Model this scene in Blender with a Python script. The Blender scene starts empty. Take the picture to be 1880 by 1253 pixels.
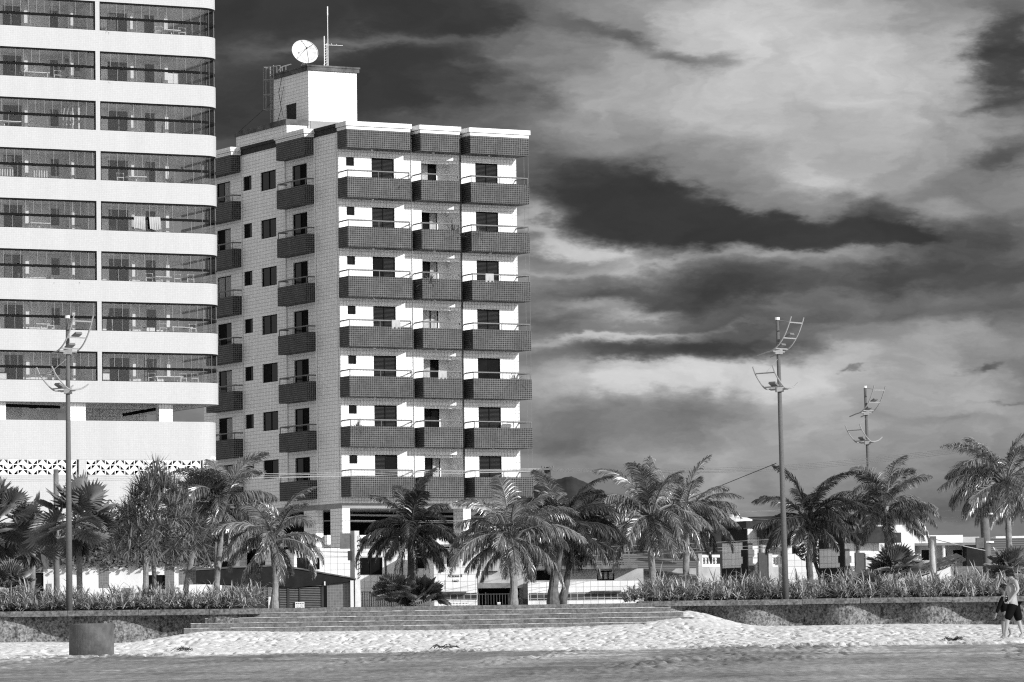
import bpy, math, random
from mathutils import Vector, Matrix
R_ = math.radians
# ------------------------------------------------------------------ camera
F, CX, CY = 7700.0, 940.0, 626.5          # focal length and centre, in photo pixels (1880 wide)
ROLL, PITCH = 0.014, math.atan(544 / 7700.0)
CAM = Vector((0, 0, 1.5))
scene = bpy.context.scene
col = scene.collection
cam_data = bpy.data.cameras.new('camera')
cam_data.lens = 36.0 * F / 1880.0
cam_data.sensor_width = 36.0
cam_data.clip_start = 1.0
cam_data.clip_end = 9000.0
cam = bpy.data.objects.new('camera', cam_data)
col.objects.link(cam)
cam.matrix_world = Matrix.Translation(CAM) @ Matrix.Rotation(math.pi / 2 + PITCH, 4, 'X') @ Matrix.Rotation(-ROLL, 4, 'Z')
scene.camera = cam


def ray(px, py):
    xc = (px - CX) / F; yc = -(py - CY) / F
    x = xc * math.cos(ROLL) + yc * math.sin(ROLL); u = -xc * math.sin(ROLL) + yc * math.cos(ROLL)
    return Vector((x, math.cos(PITCH) - u * math.sin(PITCH), math.sin(PITCH) + u * math.cos(PITCH)))


def at(px, py, Y):
    r = ray(px, py)
    return CAM + r * (Y / r.y)


# ------------------------------------------------------------------ light
SUN_AZ, SUN_EL = 52.0, 20.0               # to the right of and behind the camera
sun_dir = Vector((math.sin(R_(SUN_AZ)) * math.cos(R_(SUN_EL)), -math.cos(R_(SUN_AZ)) * math.cos(R_(SUN_EL)), math.sin(R_(SUN_EL))))
sl = bpy.data.lights.new('sun', 'SUN')
sl.energy = 4.4
sl.angle = R_(0.53)
sl.color = (1.0, 1.0, 1.0)
so = bpy.data.objects.new('sun', sl)
col.objects.link(so)
so.rotation_euler = sun_dir.to_track_quat('Z', 'Y').to_euler()
scene.view_settings.view_transform = 'Standard'
scene.view_settings.look = 'None'
scene.view_settings.exposure = 0.0
scene.view_settings.gamma = 1.0
scene.cycles.max_bounces = 6
scene.cycles.transparent_max_bounces = 12
scene.cycles.use_denoising = False
scene.cycles.pixel_filter_type = 'BLACKMAN_HARRIS'
scene.cycles.filter_width = 1.2
scene.cycles.sample_clamp_indirect = 3.0

# ------------------------------------------------------------------ world: monochrome Nishita dome behind procedural cloud
world = bpy.data.worlds.new('World')
scene.world = world
world.use_nodes = True


class NT:
    """tiny helper to write node maths"""
    def __init__(s, tree):
        s.t = tree
    def n(s, typ, **kw):
        nd = s.t.nodes.new(typ)
        for k, v in kw.items():
            setattr(nd, k, v)
        return nd
    def put(s, sock, v):
        if hasattr(v, 'is_output') or isinstance(v, bpy.types.NodeSocket):
            s.t.links.new(v, sock)
        else:
            sock.default_value = v
    def m(s, op, a, b=None, c=None, clamp=False):
        nd = s.n('ShaderNodeMath', operation=op, use_clamp=clamp)
        s.put(nd.inputs[0], a)
        if b is not None: s.put(nd.inputs[1], b)
        if c is not None: s.put(nd.inputs[2], c)
        return nd.outputs[0]
    def vm(s, op, a, b=None):
        nd = s.n('ShaderNodeVectorMath', operation=op)
        s.put(nd.inputs[0], a)
        if b is not None: s.put(nd.inputs[1], b)
        return nd.outputs['Value'] if op in ('DOT_PRODUCT', 'LENGTH') else nd.outputs[0]
    def noise(s, vec, scale, detail=4, rough=.55, dist=0.0, color=False):
        nd = s.n('ShaderNodeTexNoise')
        s.put(nd.inputs['Vector'], vec)
        nd.inputs['Scale'].default_value = scale
        nd.inputs['Detail'].default_value = detail
        nd.inputs['Roughness'].default_value = rough
        nd.inputs['Distortion'].default_value = dist
        return nd.outputs['Color' if color else 'Fac']
    def mapr(s, v, a, b, c, d, smooth=False):
        nd = s.n('ShaderNodeMapRange')
        if smooth: nd.interpolation_type = 'SMOOTHSTEP'
        s.put(nd.inputs[0], v)
        for i, q in enumerate((a, b, c, d)): s.put(nd.inputs[i + 1], q)
        return nd.outputs[0]
    def mixf(s, f, a, b):
        nd = s.n('ShaderNodeMix', data_type='FLOAT')
        s.put(nd.inputs[0], f); s.put(nd.inputs[2], a); s.put(nd.inputs[3], b)
        return nd.outputs[0]


wt = world.node_tree
W = NT(wt)
wt.nodes.clear()
tc = W.n('ShaderNodeTexCoord')
sep = W.n('ShaderNodeSeparateXYZ'); wt.links.new(tc.outputs['Generated'], sep.inputs[0])
azn = W.m('ARCTAN2', sep.outputs[0], sep.outputs[1])
eln = W.m('ARCSINE', sep.outputs[2])
# sky map coordinates in milliradians/100:  a = azimuth*10, e = elevation*10
pa = W.m('MULTIPLY', azn, 10.0); pe = W.m('MULTIPLY', eln, 10.0)
comb = W.n('ShaderNodeCombineXYZ'); W.put(comb.inputs[0], pa); W.put(comb.inputs[1], pe)
P0 = comb.outputs[0]
# warp: large soft warp + fine streaky one
st = W.n('ShaderNodeMapping'); st.inputs['Scale'].default_value = (1.0, 2.4, 1.0); st.inputs['Rotation'].default_value = (0, 0, R_(6)); wt.links.new(P0, st.inputs[0])
w1 = W.vm('SUBTRACT', W.noise(st.outputs[0], 2.6, 6, .6, color=True), (.5, .5, .5))
w1 = W.vm('MULTIPLY', w1, (.42, .16, 0))
w2 = W.vm('SUBTRACT', W.noise(st.outputs[0], 9.0, 6, .6, color=True), (.5, .5, .5))
w1 = W.vm('ADD', w1, W.vm('MULTIPLY', w2, (.14, .05, 0)))
P1 = W.vm('ADD', P0, w1)


def px2sky(px, py):
    r = ray(px, py).normalized()
    return math.atan2(r.x, r.y) * 10, math.asin(r.z) * 10


BLOBS = [  # px, py, half-width px, half-height px, amount, sharpness, tilt deg
    (540, 110, 480, 200, -.21, 2.2, 4), (560, 10, 420, 65, -.12, 1.6, -3), (690, 150, 200, 56, -.12, 1.6, 6), (450, 200, 130, 100, -.06, 1.3, 0), (840, 40, 90, 50, -.08, 1.3, 0), (880, 300, 200, 60, -.08, 1.2, -6),
    (690, 92, 260, 13, .17, 1.0, 3), (880, 120, 120, 10, .08, 1, 8), (990, 150, 90, 70, .05, 1, -30), (960, 40, 120, 50, -.02, 1, 0),
    (1420, 130, 400, 160, .24, 1.5, 0), (1600, 60, 200, 110, .07, 1, 0), (1350, 40, 160, 60, .07, 1, 0), (1640, 300, 230, 70, .12, 1.3, -8), (1480, 320, 120, 50, .08, 1, -30),
    (1110, 62, 60, 24, -.14, 1.2, -28), (1180, 95, 60, 12, -.10, 1.0, -22), (1258, 120, 78, 16, -.19, 1.2, -8), (1300, 262, 200, 30, -.05, 1, -18),
    (1860, 110, 58, 100, -.32, 1.4, 20), (1850, 285, 120, 28, -.20, 1.2, 14), (1820, 195, 80, 12, -.12, 1, 4),
    (1110, 270, 150, 40, -.03, 1, 0), (1010, 330, 90, 60, -.05, 1, 0),
    (1215, 385, 165, 60, -.30, 2.2, -24), (1075, 385, 75, 36, -.12, 1.4, -40), (1430, 432, 285, 33, -.32, 2.2, -3), (1150, 428, 120, 36, -.20, 1.6, -12), (1595, 398, 100, 40, -.24, 1.8, -14),
    (1800, 430, 130, 48, -.15, 1.6, 12), (1500, 340, 110, 24, .06, 1.2, -18), (1745, 385, 60, 14, .12, 1, -6),
    (1050, 462, 110, 20, .34, 1.2, -10), (985, 415, 30, 50, .22, 1.2, 25), (1320, 482, 400, 8, .13, 1, 3),
    (1480, 522, 600, 30, -.15, 1.8, 3), (1800, 510, 170, 50, -.05, 1.4, 0), (1050, 500, 120, 9, .05, 1, 0),
    (1080, 562, 110, 15, .22, 1.3, -3), (1180, 575, 60, 9, .12, 1.2, 16), (1080, 628, 130, 10, .24, 1.1, 5), (1220, 606, 190, 6, .12, 1, 6), (1560, 575, 420, 22, -.10, 1.2, 3),
    (1290, 640, 260, 26, -.22, 1.5, 3), (1010, 600, 70, 14, -.08, 1.2, 0), (1760, 612, 160, 24, .13, 1.2, -4), (1560, 640, 120, 22, .08, 1.2, -6),
    (1330, 690, 230, 34, .46, 1.3, 3), (1130, 675, 110, 9, .16, 1, 4), (1600, 710, 320, 60, .16, 1, 0), (1090, 715, 130, 26, .10, 1.1, 3),
    (1160, 790, 240, 42, -.07, 1.4, 0), (1050, 815, 110, 26, -.08, 1.2, 0), (1240, 740, 60, 44, -.08, 1.3, 25),
    (1790, 662, 38, 7, -.20, 1.2, 6), (1590, 673, 18, 4, -.22, 1.2, 0), (1810, 722, 70, 3.5, -.10, 1.2, 2), (1700, 760, 260, 8, -.05, 1, 1),
    (1450, 835, 620, 110, .11, 1.4, 0), (1600, 915, 560, 40, -.06, 1.4, 0), (1250, 830, 200, 26, .03, 1.2, 0),
]
acc = None
for (bx, by, hw, hh, amp, shp, tilt) in BLOBS:
    a0, e0 = px2sky(bx, by)
    sx, sy = hw / 770.0, hh / 770.0
    mp = W.n('ShaderNodeMapping', vector_type='TEXTURE')
    wt.links.new(P1, mp.inputs[0])
    mp.inputs['Location'].default_value = (a0, e0, 0)
    mp.inputs['Rotation'].default_value = (0, 0, R_(tilt))
    mp.inputs['Scale'].default_value = (sx, sy, 1)
    d2 = W.vm('DOT_PRODUCT', mp.outputs[0], mp.outputs[0])
    g = W.m('EXPONENT', W.m('MULTIPLY', W.m('POWER', d2, shp), -1.0))
    acc = W.m('MULTIPLY_ADD', g, amp, acc if acc is not None else 0.0)
# streaky detail
s2 = W.n('ShaderNodeMapping'); s2.inputs['Scale'].default_value = (.7, 3.2, 1.0); s2.inputs['Rotation'].default_value = (0, 0, R_(-5)); wt.links.new(P1, s2.inputs[0])
det = W.m('SUBTRACT', W.noise(s2.outputs[0], 3.0, 8, .55, .25), .5)
det2 = W.m('SUBTRACT', W.noise(P1, 4.5, 8, .55, .2), .5)
base = W.mapr(pe, 0.0, .9, .475, .49)
lum = W.m('ADD', base, acc)
lum = W.m('MULTIPLY_ADD', det, .28, lum)
lum = W.m('MULTIPLY_ADD', det2, .10, lum)
lum = W.m('SMOOTH_MAX', lum, .235, .10)
lum = W.m('SMOOTH_MIN', lum, .80, .12)
lum = W.m('ADD', W.m('MULTIPLY', lum, W.m('MULTIPLY_ADD', det2, .45, 1.0)), W.m('MULTIPLY', W.m('SUBTRACT', W.noise(P0, 900.0, 0, .5), .5), .03))
lin = W.m('POWER', lum, 2.2)
# the rest of the dome: unseen broken cloud, brightened as fill, over a clear monochrome sky
sky = W.n('ShaderNodeTexSky', sky_type='NISHITA', sun_disc=False, sun_elevation=R_(SUN_EL), sun_rotation=R_(180 - SUN_AZ))
bw = W.n('ShaderNodeRGBToBW'); wt.links.new(sky.outputs[0], bw.inputs[0])
clo = W.mapr(W.noise(tc.outputs['Generated'], 2.2, 6, .6), .42, .62, 0.0, 1.0, True)
rest = W.m('MULTIPLY_ADD', clo, .68, W.m('MULTIPLY', bw.outputs[0], .085))
inview = W.m('MULTIPLY', W.mapr(W.m('ABSOLUTE', azn), .16, .34, 1.0, 0.0, True), W.mapr(eln, .19, .34, 1.0, 0.0, True))
lin = W.mixf(inview, rest, lin)
lin = W.mixf(W.mapr(eln, -.03, -.005, 1.0, 0.0), lin, .12)
cc = W.n('ShaderNodeCombineXYZ')
for i in range(3): W.put(cc.inputs[i], lin)
bg = W.n('ShaderNodeBackground'); wt.links.new(cc.outputs[0], bg.inputs[0])
wo = W.n('ShaderNodeOutputWorld'); wt.links.new(bg.outputs[0], wo.inputs[0])
world.cycles.sampling_method = 'MANUAL'
world.cycles.sample_map_resolution = 512

# ------------------------------------------------------------------ materials (a monochrome place: every base colour is a grey)
MATS = {}


def base_mat(name, rough=.7, spec=.4):
    m = bpy.data.materials.new(name)
    m.use_nodes = True
    N = NT(m.node_tree)
    b = m.node_tree.nodes['Principled BSDF']
    b.inputs['Roughness'].default_value = rough
    b.inputs['Specular IOR Level'].default_value = spec
    MATS[name] = m
    return m, N, b


def setcol(N, b, v):
    c = N.n('ShaderNodeCombineXYZ')
    for i in range(3): N.put(c.inputs[i], v)
    N.t.links.new(c.outputs[0], b.inputs['Base Color'])


def grey(name, v, rough=.7, var=.15, scale=3.0, spec=.2, bump=0.0, bscale=30.0, stain=0.0, vert=False):
    m, N, b = base_mat(name, rough, spec)
    t = N.n('ShaderNodeTexCoord')
    vec = t.outputs['Object']
    if vert:
        mp = N.n('ShaderNodeMapping'); mp.inputs['Scale'].default_value = (1, 1, .18); N.t.links.new(vec, mp.inputs[0]); vec2 = mp.outputs[0]
    else:
        vec2 = vec
    n1 = N.noise(vec2, scale, 5, .6)
    f = N.mapr(n1, .3, .7, 1 - var, 1 + var)
    out = N.m('MULTIPLY', f, v)
    if stain:
        s = N.mapr(N.noise(vec2, scale * .35, 6, .65), .45, .7, 1.0, 1.0 - stain, True)
        out = N.m('MULTIPLY', out, s)
    setcol(N, b, out)
    if bump:
        bn = N.n('ShaderNodeBump'); bn.inputs['Strength'].default_value = bump; bn.inputs['Distance'].default_value = .02
        N.t.links.new(N.noise(vec, bscale, 4, .6), bn.inputs['Height'])
        N.t.links.new(bn.outputs[0], b.inputs['Normal'])
    return m


def tiles(name, v, line, su, sz, wu=.12, wz=.12, rough=.5, var=.06, streak=0.0, irregular=0.0, spec=.12):
    """square ceramic tiles with grout joints, in the object's own x/y and z"""
    m, N, b = base_mat(name, rough, spec)
    t = N.n('ShaderNodeTexCoord')
    s = N.n('ShaderNodeSeparateXYZ'); N.t.links.new(t.outputs['Object'], s.inputs[0])
    g = N.n('ShaderNodeNewGeometry')
    vt = N.n('ShaderNodeVectorTransform', vector_type='NORMAL', convert_from='WORLD', convert_to='OBJECT')
    N.t.links.new(g.outputs['True Normal'], vt.inputs[0])
    ns = N.n('ShaderNodeSeparateXYZ'); N.t.links.new(vt.outputs[0], ns.inputs[0])
    side = N.m('GREATER_THAN', N.m('ABSOLUTE', ns.outputs[0]), N.m('ABSOLUTE', ns.outputs[1]))
    a = N.mixf(side, s.outputs[0], s.outputs[1])
    fu = N.m('FRACT', N.m('DIVIDE', N.m('ADD', a, 50.0), su)); fz = N.m('FRACT', N.m('DIVIDE', N.m('ADD', s.outputs[2], 50.0), sz))
    lu = N.m('LESS_THAN', fu, wu); lz = N.m('LESS_THAN', fz, wz)
    l = N.m('MAXIMUM', lu, lz)
    cellc = N.n('ShaderNodeCombineXYZ')
    N.put(cellc.inputs[0], N.m('FLOOR', N.m('DIVIDE', N.m('ADD', a, 50.0), su))); N.put(cellc.inputs[1], N.m('FLOOR', N.m('DIVIDE', N.m('ADD', s.outputs[2], 50.0), sz)))
    wn = N.n('ShaderNodeTexWhiteNoise', noise_dimensions='2D'); N.t.links.new(cellc.outputs[0], wn.inputs['Vector'])
    tone = N.m('MULTIPLY', N.mapr(wn.outputs['Value'], 0, 1, 1 - var, 1 + var), v)
    mp = N.n('ShaderNodeMapping'); mp.inputs['Scale'].default_value = (1, 1, .12); N.t.links.new(t.outputs['Object'], mp.inputs[0])
    big = N.noise(mp.outputs[0], .9, 5, .6)
    tone = N.m('MULTIPLY', tone, N.mapr(big, .35, .75, 1.0 + streak * .3, 1.0 - streak))
    if irregular:
        ln = N.m('MULTIPLY', N.mapr(N.noise(t.outputs['Object'], 1.1, 3, .7), .35, .65, 1 - irregular, 1.0), line)
    else:
        ln = line
    setcol(N, b, N.mixf(l, tone, ln))
    return m


def glass(name, tint=.8, refl=1.0):
    m, N, b = base_mat(name)
    N.t.nodes.remove(b)
    tr = N.n('ShaderNodeBsdfTransparent'); tr.inputs[0].default_value = (tint, tint, tint, 1)
    gl = N.n('ShaderNodeBsdfGlossy'); gl.inputs['Roughness'].default_value = .02; gl.inputs[0].default_value = (refl, refl, refl, 1)
    mx = N.n('ShaderNodeMixShader')
    mx.inputs[0].default_value = .016; N.t.links.new(tr.outputs[0], mx.inputs[1]); N.t.links.new(gl.outputs[0], mx.inputs[2])
    N.t.links.new(mx.outputs[0], N.t.nodes['Material Output'].inputs[0])
    return m


def slats(name, v, v2, pitch=.075, rough=.4):
    m, N, b = base_mat(name, rough, .08)
    t = N.n('ShaderNodeTexCoord'); s = N.n('ShaderNodeSeparateXYZ'); N.t.links.new(t.outputs['Object'], s.inputs[0])
    fz = N.m('FRACT', N.m('DIVIDE', N.m('ADD', s.outputs[2], 50.0), pitch))
    setcol(N, b, N.mixf(N.m('LESS_THAN', fz, .35), v, v2))
    bn = N.n('ShaderNodeBump'); bn.inputs['Distance'].default_value = .02; N.t.links.new(fz, bn.inputs['Height']); N.t.links.new(bn.outputs[0], b.inputs['Normal'])
    return m


def leafmat(name, v, var=.35, rough=.45, spec=.5, trans=.25):
    m, N, b = base_mat(name, rough, spec)
    g = N.n('ShaderNodeNewGeometry')
    t = N.n('ShaderNodeTexCoord')
    rnd = g.outputs['Random Per Island']
    a = N.mapr(rnd, 0, 1, 1 - var, 1 + var)
    bb = N.mapr(N.noise(t.outputs['Object'], 2.2, 3, .5), .3, .7, .75, 1.25)
    v_ = N.m('MULTIPLY', N.m('MULTIPLY', a, bb), v)
    setcol(N, b, v_)
    tr = N.n('ShaderNodeBsdfTranslucent')
    c = N.n('ShaderNodeCombineXYZ')
    for i in range(3): N.put(c.inputs[i], N.m('MULTIPLY', v_, 1.2))
    N.t.links.new(c.outputs[0], tr.inputs[0])
    mx = N.n('ShaderNodeMixShader'); mx.inputs[0].default_value = trans
    N.t.links.new(b.outputs[0], mx.inputs[1]); N.t.links.new(tr.outputs[0], mx.inputs[2])
    N.t.links.new(mx.outputs[0], N.t.nodes['Material Output'].inputs[0])
    return m


# ------------------------------------------------------------------ mesh builder
class MB:
    def __init__(s):
        s.v = []; s.f = []; s.mi = []
    def add(s, verts, faces, m=0):
        o = len(s.v)
        s.v += [tuple(p) for p in verts]
        s.f += [tuple(i + o for i in q) for q in faces]
        s.mi += [m] * len(faces)
        return s
    def box(s, x0, x1, y0, y1, z0, z1, m=0):
        if x0 > x1: x0, x1 = x1, x0
        if y0 > y1: y0, y1 = y1, y0
        if z0 > z1: z0, z1 = z1, z0
        v = [(x0, y0, z0), (x1, y0, z0), (x1, y1, z0), (x0, y1, z0), (x0, y0, z1), (x1, y0, z1), (x1, y1, z1), (x0, y1, z1)]
        return s.add(v, [(0, 3, 2, 1), (4, 5, 6, 7), (0, 1, 5, 4), (1, 2, 6, 5), (2, 3, 7, 6), (3, 0, 4, 7)], m)
    def prism(s, poly, z0, z1, m=0):
        n = len(poly)
        ar = sum(poly[i][0] * poly[(i + 1) % n][1] - poly[(i + 1) % n][0] * poly[i][1] for i in range(n))
        if ar < 0: poly = poly[::-1]
        v = [(p[0], p[1], z0) for p in poly] + [(p[0], p[1], z1) for p in poly]
        return s.add(v, [tuple(range(n - 1, -1, -1)), tuple(range(n, 2 * n))] + [(i, (i + 1) % n, n + (i + 1) % n, n + i) for i in range(n)], m)
    def strip(s, poly, z0, z1, th, m=0):
        """open polyline wall of thickness th (to the left of travel)"""
        n = len(poly)
        off = []
        for i in range(n):
            a = Vector(poly[max(0, i - 1)]); b = Vector(poly[min(n - 1, i + 1)])
            d = (b - a).normalized(); off.append(Vector(poly[i]) + Vector((-d.y, d.x)) * th)
        for i in range(n - 1):
            p, q, r, t = poly[i], poly[i + 1], off[i + 1], off[i]
            v = [(p[0], p[1], z0), (q[0], q[1], z0), (r[0], r[1], z0), (t[0], t[1], z0), (p[0], p[1], z1), (q[0], q[1], z1), (r[0], r[1], z1), (t[0], t[1], z1)]
            fs = [(0, 3, 2, 1), (4, 5, 6, 7), (0, 1, 5, 4), (2, 3, 7, 6)]
            if i == 0: fs.append((3, 0, 4, 7))
            if i == n - 2: fs.append((1, 2, 6, 5))
            s.add(v, fs, m)
        return s
    def tube(s, pts, rad, n=8, m=0, caps=True):
        pts = [Vector(p) for p in pts]
        if not hasattr(rad, '__len__'): rad = [rad] * len(pts)
        vs = []
        up = None
        for i, p in enumerate(pts):
            d = (pts[min(i + 1, len(pts) - 1)] - pts[max(i - 1, 0)])
            if d.length < 1e-9: d = Vector((0, 0, 1))
            d.normalize()
            if up is None:
                up = Vector((0, 0, 1)) if abs(d.z) < .9 else Vector((1, 0, 0))
            a = up - d * up.dot(d)
            if a.length < 1e-6: a = d.orthogonal()
            a.normalize(); up = a
            b = d.cross(a)
            for k in range(n):
                t = 2 * math.pi * k / n
                vs.append(p + (a * math.cos(t) + b * math.sin(t)) * rad[i])
        fs = []
        for i in range(len(pts) - 1):
            for k in range(n):
                k2 = (k + 1) % n
                fs.append((i * n + k, i * n + k2, (i + 1) * n + k2, (i + 1) * n + k))
        if caps:
            fs.append(tuple(range(n - 1, -1, -1))); fs.append(tuple(range((len(pts) - 1) * n, len(pts) * n)))
        return s.add(vs, fs, m)
    def ball(s, c, r, n=10, k=6, m=0, sq=(1, 1, 1)):
        vs = []; fs = []
        for j in range(k + 1):
            ph = math.pi * j / k
            for i in range(n):
                t = 2 * math.pi * i / n
                vs.append((c[0] + r * sq[0] * math.sin(ph) * math.cos(t), c[1] + r * sq[1] * math.sin(ph) * math.sin(t), c[2] + r * sq[2] * math.cos(ph)))
        for j in range(k):
            for i in range(n):
                i2 = (i + 1) % n
                fs.append((j * n + i, (j + 1) * n + i, (j + 1) * n + i2, j * n + i2))
        return s.add(vs, fs, m)
    def build(s, name, mats, parent=None, smooth=False):
        me = bpy.data.meshes.new(name)
        me.from_pydata(s.v, [], s.f)
        if not isinstance(mats, (list, tuple)): mats = [mats]
        for q in mats: me.materials.append(q if not isinstance(q, str) else MATS[q])
        if any(s.mi): me.polygons.foreach_set('material_index', s.mi)
        if smooth: me.polygons.foreach_set('use_smooth', [True] * len(me.polygons))
        me.update()
        o = bpy.data.objects.new(name, me)
        col.objects.link(o)
        if parent: o.parent = parent
        return o


def empty(name, loc, rz=0.0):
    o = bpy.data.objects.new(name, None)
    o.empty_display_size = .3
    o.location = loc; o.rotation_euler = (0, 0, rz)
    col.objects.link(o)
    return o


def tag(o, label=None, cat=None, group=None, kind=None):
    if label: o['label'] = label
    if cat: o['category'] = cat
    if group: o['group'] = group
    if kind: o['kind'] = kind
    return o


def copy_tree(o, parent=None):
    c = o.copy(); col.objects.link(c)
    if parent: c.parent = parent
    for ch in list(o.children): copy_tree(ch, c)
    return c


def facade(mb, side, a0, a1, z0, z1, holes, d, m=0, base=0.0, mr=None):
    """one wall face with real openings. side 'f': along x at y=base, depth +y; 'l': along y at x=base, depth +x"""
    us = sorted(set([a0, a1] + [q for h in holes for q in (h[0], h[1])])); zs = sorted(set([z0, z1] + [q for h in holes for q in (h[2], h[3])]))
    us = [u for u in us if a0 <= u <= a1]; zs = [z for z in zs if z0 <= z <= z1]
    def P(a, dd, z): return (a, base + dd, z) if side == 'f' else (base + dd, a, z)
    flip = side != 'f'
    def quad(p, mm):
        mb.add(p[::-1] if flip else p, [(0, 1, 2, 3)], mm)
    for i in range(len(us) - 1):
        for j in range(len(zs) - 1):
            uc = (us[i] + us[i + 1]) / 2; zc = (zs[j] + zs[j + 1]) / 2
            if any(h[0] < uc < h[1] and h[2] < zc < h[3] for h in holes): continue
            quad([P(us[i], 0, zs[j]), P(us[i + 1], 0, zs[j]), P(us[i + 1], 0, zs[j + 1]), P(us[i], 0, zs[j + 1])], m)
    mr = m if mr is None else mr
    for h in holes:
        dd = h[4] if len(h) > 4 else d
        u0, u1, w0, w1 = h[:4]
        quad([P(u0, 0, w0), P(u0, dd, w0), P(u0, dd, w1), P(u0, 0, w1)][::-1], mr)
        quad([P(u1, 0, w0), P(u1, dd, w0), P(u1, dd, w1), P(u1, 0, w1)], mr)
        quad([P(u0, 0, w0), P(u1, 0, w0), P(u1, dd, w0), P(u0, dd, w0)], mr)
        quad([P(u0, 0, w1), P(u1, 0, w1), P(u1, dd, w1), P(u0, dd, w1)][::-1], mr)
        quad([P(u0, dd, w0), P(u1, dd, w0), P(u1, dd, w1), P(u0, dd, w1)], mr)


M_wall = tiles('white_wall_tile', .90, .28, .205, .205, .085, .085, var=.05, streak=.06)
M_side = M_wall
M_dark = tiles('dark_balcony_tile', .036, .25, .12, .12, .13, .13, rough=.6, var=.35, irregular=.35, streak=.12, spec=.1)
M_cap = grey('dark_coping', .035, .7, .3, 4, spec=.1)
M_white = grey('white_paint', .78, .6, .05, 1.5)
M_tower = tiles('fine_white_mosaic', .475, .39, .1, .1, .12, .12, rough=.5, var=.03, streak=.08)
M_steel = grey('dark_metal', .05, .6, .2, 6, spec=.15)
M_rail = grey('grey_railing', .16, .5, .2, 6, spec=.2)
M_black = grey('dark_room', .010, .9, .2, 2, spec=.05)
M_shut = slats('dark_shutter', .008, .06)
M_wglass = grey('dark_window_glass', .008, .15, .5, 2, spec=.04)
M_curt = grey('curtain_cloth', .42, .8, .25, 9)
M_frame = grey('window_frame_metal', .008, .7, .1, 5, spec=.08)
M_conc = grey('concrete', .17, .85, .25, 3, bump=.3, stain=.35)
M_concd = grey('weathered_concrete', .12, .9, .35, 2.0, bump=.6, bscale=14, stain=.6)
M_slab = grey('grey_soffit', .30, .8, .1, 2)
M_wire = grey('wire', .25, .5, .1, 3)
G = 2.6                                                       # street level (world z)


def part(mb, name, mats, root, smooth=False, zoff=G):
    o = mb.build(name, mats, root, smooth)
    if root is not None and zoff and root.type == 'EMPTY': o.location.z = -zoff
    return o


def window(root, side, u0, u1, z0, z1, d, kind='shutter', base=0.0, n=2, name='window', fw=.055):
    """frame (part) with its pane (sub-part) standing at depth d in its opening"""
    fm = MB(); pm = MB()
    def bx(mb, a0, a1, d0, d1, w0, w1, m=0):
        if side == 'f': mb.box(a0, a1, base + d0, base + d1, w0, w1, m)
        else: mb.box(base + d0, base + d1, a0, a1, w0, w1, m)
    e = .004
    bx(fm, u0 + e, u1 - e, d - .06, d - e, z0 + e, z0 + fw); bx(fm, u0 + e, u1 - e, d - .06, d - e, z1 - fw, z1 - e)
    for a in (u0 + e, u1 - fw): bx(fm, a, a + fw - e, d - .06, d - e, z0 + fw + .001, z1 - fw - .001)
    w = (u1 - u0 - 2 * fw)
    for k in range(1, n):
        c = u0 + fw + w * k / n
        bx(fm, c - fw / 2, c + fw / 2, d - .07, d - e, z0 + fw + .001, z1 - fw - .001)
    f = part(fm, name, 'window_frame_metal', root)
    for k in range(n):
        a0 = u0 + fw + w * k / n + (fw / 2 if k else 0); a1 = u0 + fw + w * (k + 1) / n - (fw / 2 if k < n - 1 else 0)
        kk = kind if isinstance(kind, str) else kind[k]
        mi = {'shutter': 0, 'glass': 1, 'open': 2, 'curtain': 3}[kk]
        bx(pm, a0 + .001, a1 - .001, d - .035, d - .012, z0 + fw + .001, z1 - fw - .001, mi)
        if kk == 'curtain':                                  # cloth folds hanging behind the pane's frame
            q = a0 + .03
            while q < a1 - .06:
                bx(pm, q, q + .035, d - .05, d - .036, z0 + fw + .01, z1 - fw - .01, 3); q += .085
    p = pm.build('pane', ['dark_shutter', 'dark_window_glass', 'dark_room', 'curtain_cloth'], f)
    return f


# ------------------------------------------------------------------ the tiled apartment building with balconies
rnd = random.Random(5)
TH = R_(29.4)
C0 = at(620.7, 270, 240)
apt = empty('apartment_building', (C0.x, C0.y, G), TH)
tag(apt, 'white tiled apartment building with dark tiled balconies and a dish on its roof', 'building')
PIT, S0 = 2.863, 29.67
zb = [S0 - PIT * k for k in range(8)]
holes_f, holes_s = [], []
for k in range(1, 8):
    S = zb[k - 1]; zf = zb[k] + .12
    holes_f += [(.5, 1.02, S - .93, S - .43, .10), (2.15, 3.62, zf, S - .41, .12), (5.4, 7.93, zf, S - .36, 1.5), (9.0, 10.5, zf, S - .41, .12)]
    holes_s += [(11.45, 12.6, S - 1.19, S - .34, .12), (8.15, 10.2, S - 1.44, S - .32, .12), (4.05, 5.95, zf, S - .37, .12), (14.4, 16.3, zf, S - .38, .12)]
DEP, WID = 18.4, 11.75
b = MB()
facade(b, 'f', 0, WID, 9.3, 31.0, holes_f, .1, mr=1)
facade(b, 'l', 0, DEP, 9.3, 31.0, holes_s, .1)
b.add([(WID, 0, 9.3), (WID, DEP, 9.3), (WID, DEP, 31.0), (WID, 0, 31.0), (0, DEP, 9.3), (0, DEP, 31.0)], [(0, 1, 2, 3), (1, 4, 5, 2)])
part(b, 'wall', [M_wall, grey('pale_reveal_tile', .86, .5, .04, 3)], apt)
b = MB(); b.box(.25, WID - .25, .25, DEP - .25, 30.0, 30.2)
part(b, 'roof_slab', [M_slab], apt)
b = MB(); b.box(.003, WID - .003, .003, DEP - .003, 9.0, 9.296)
part(b, 'soffit', [M_slab], apt)
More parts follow.
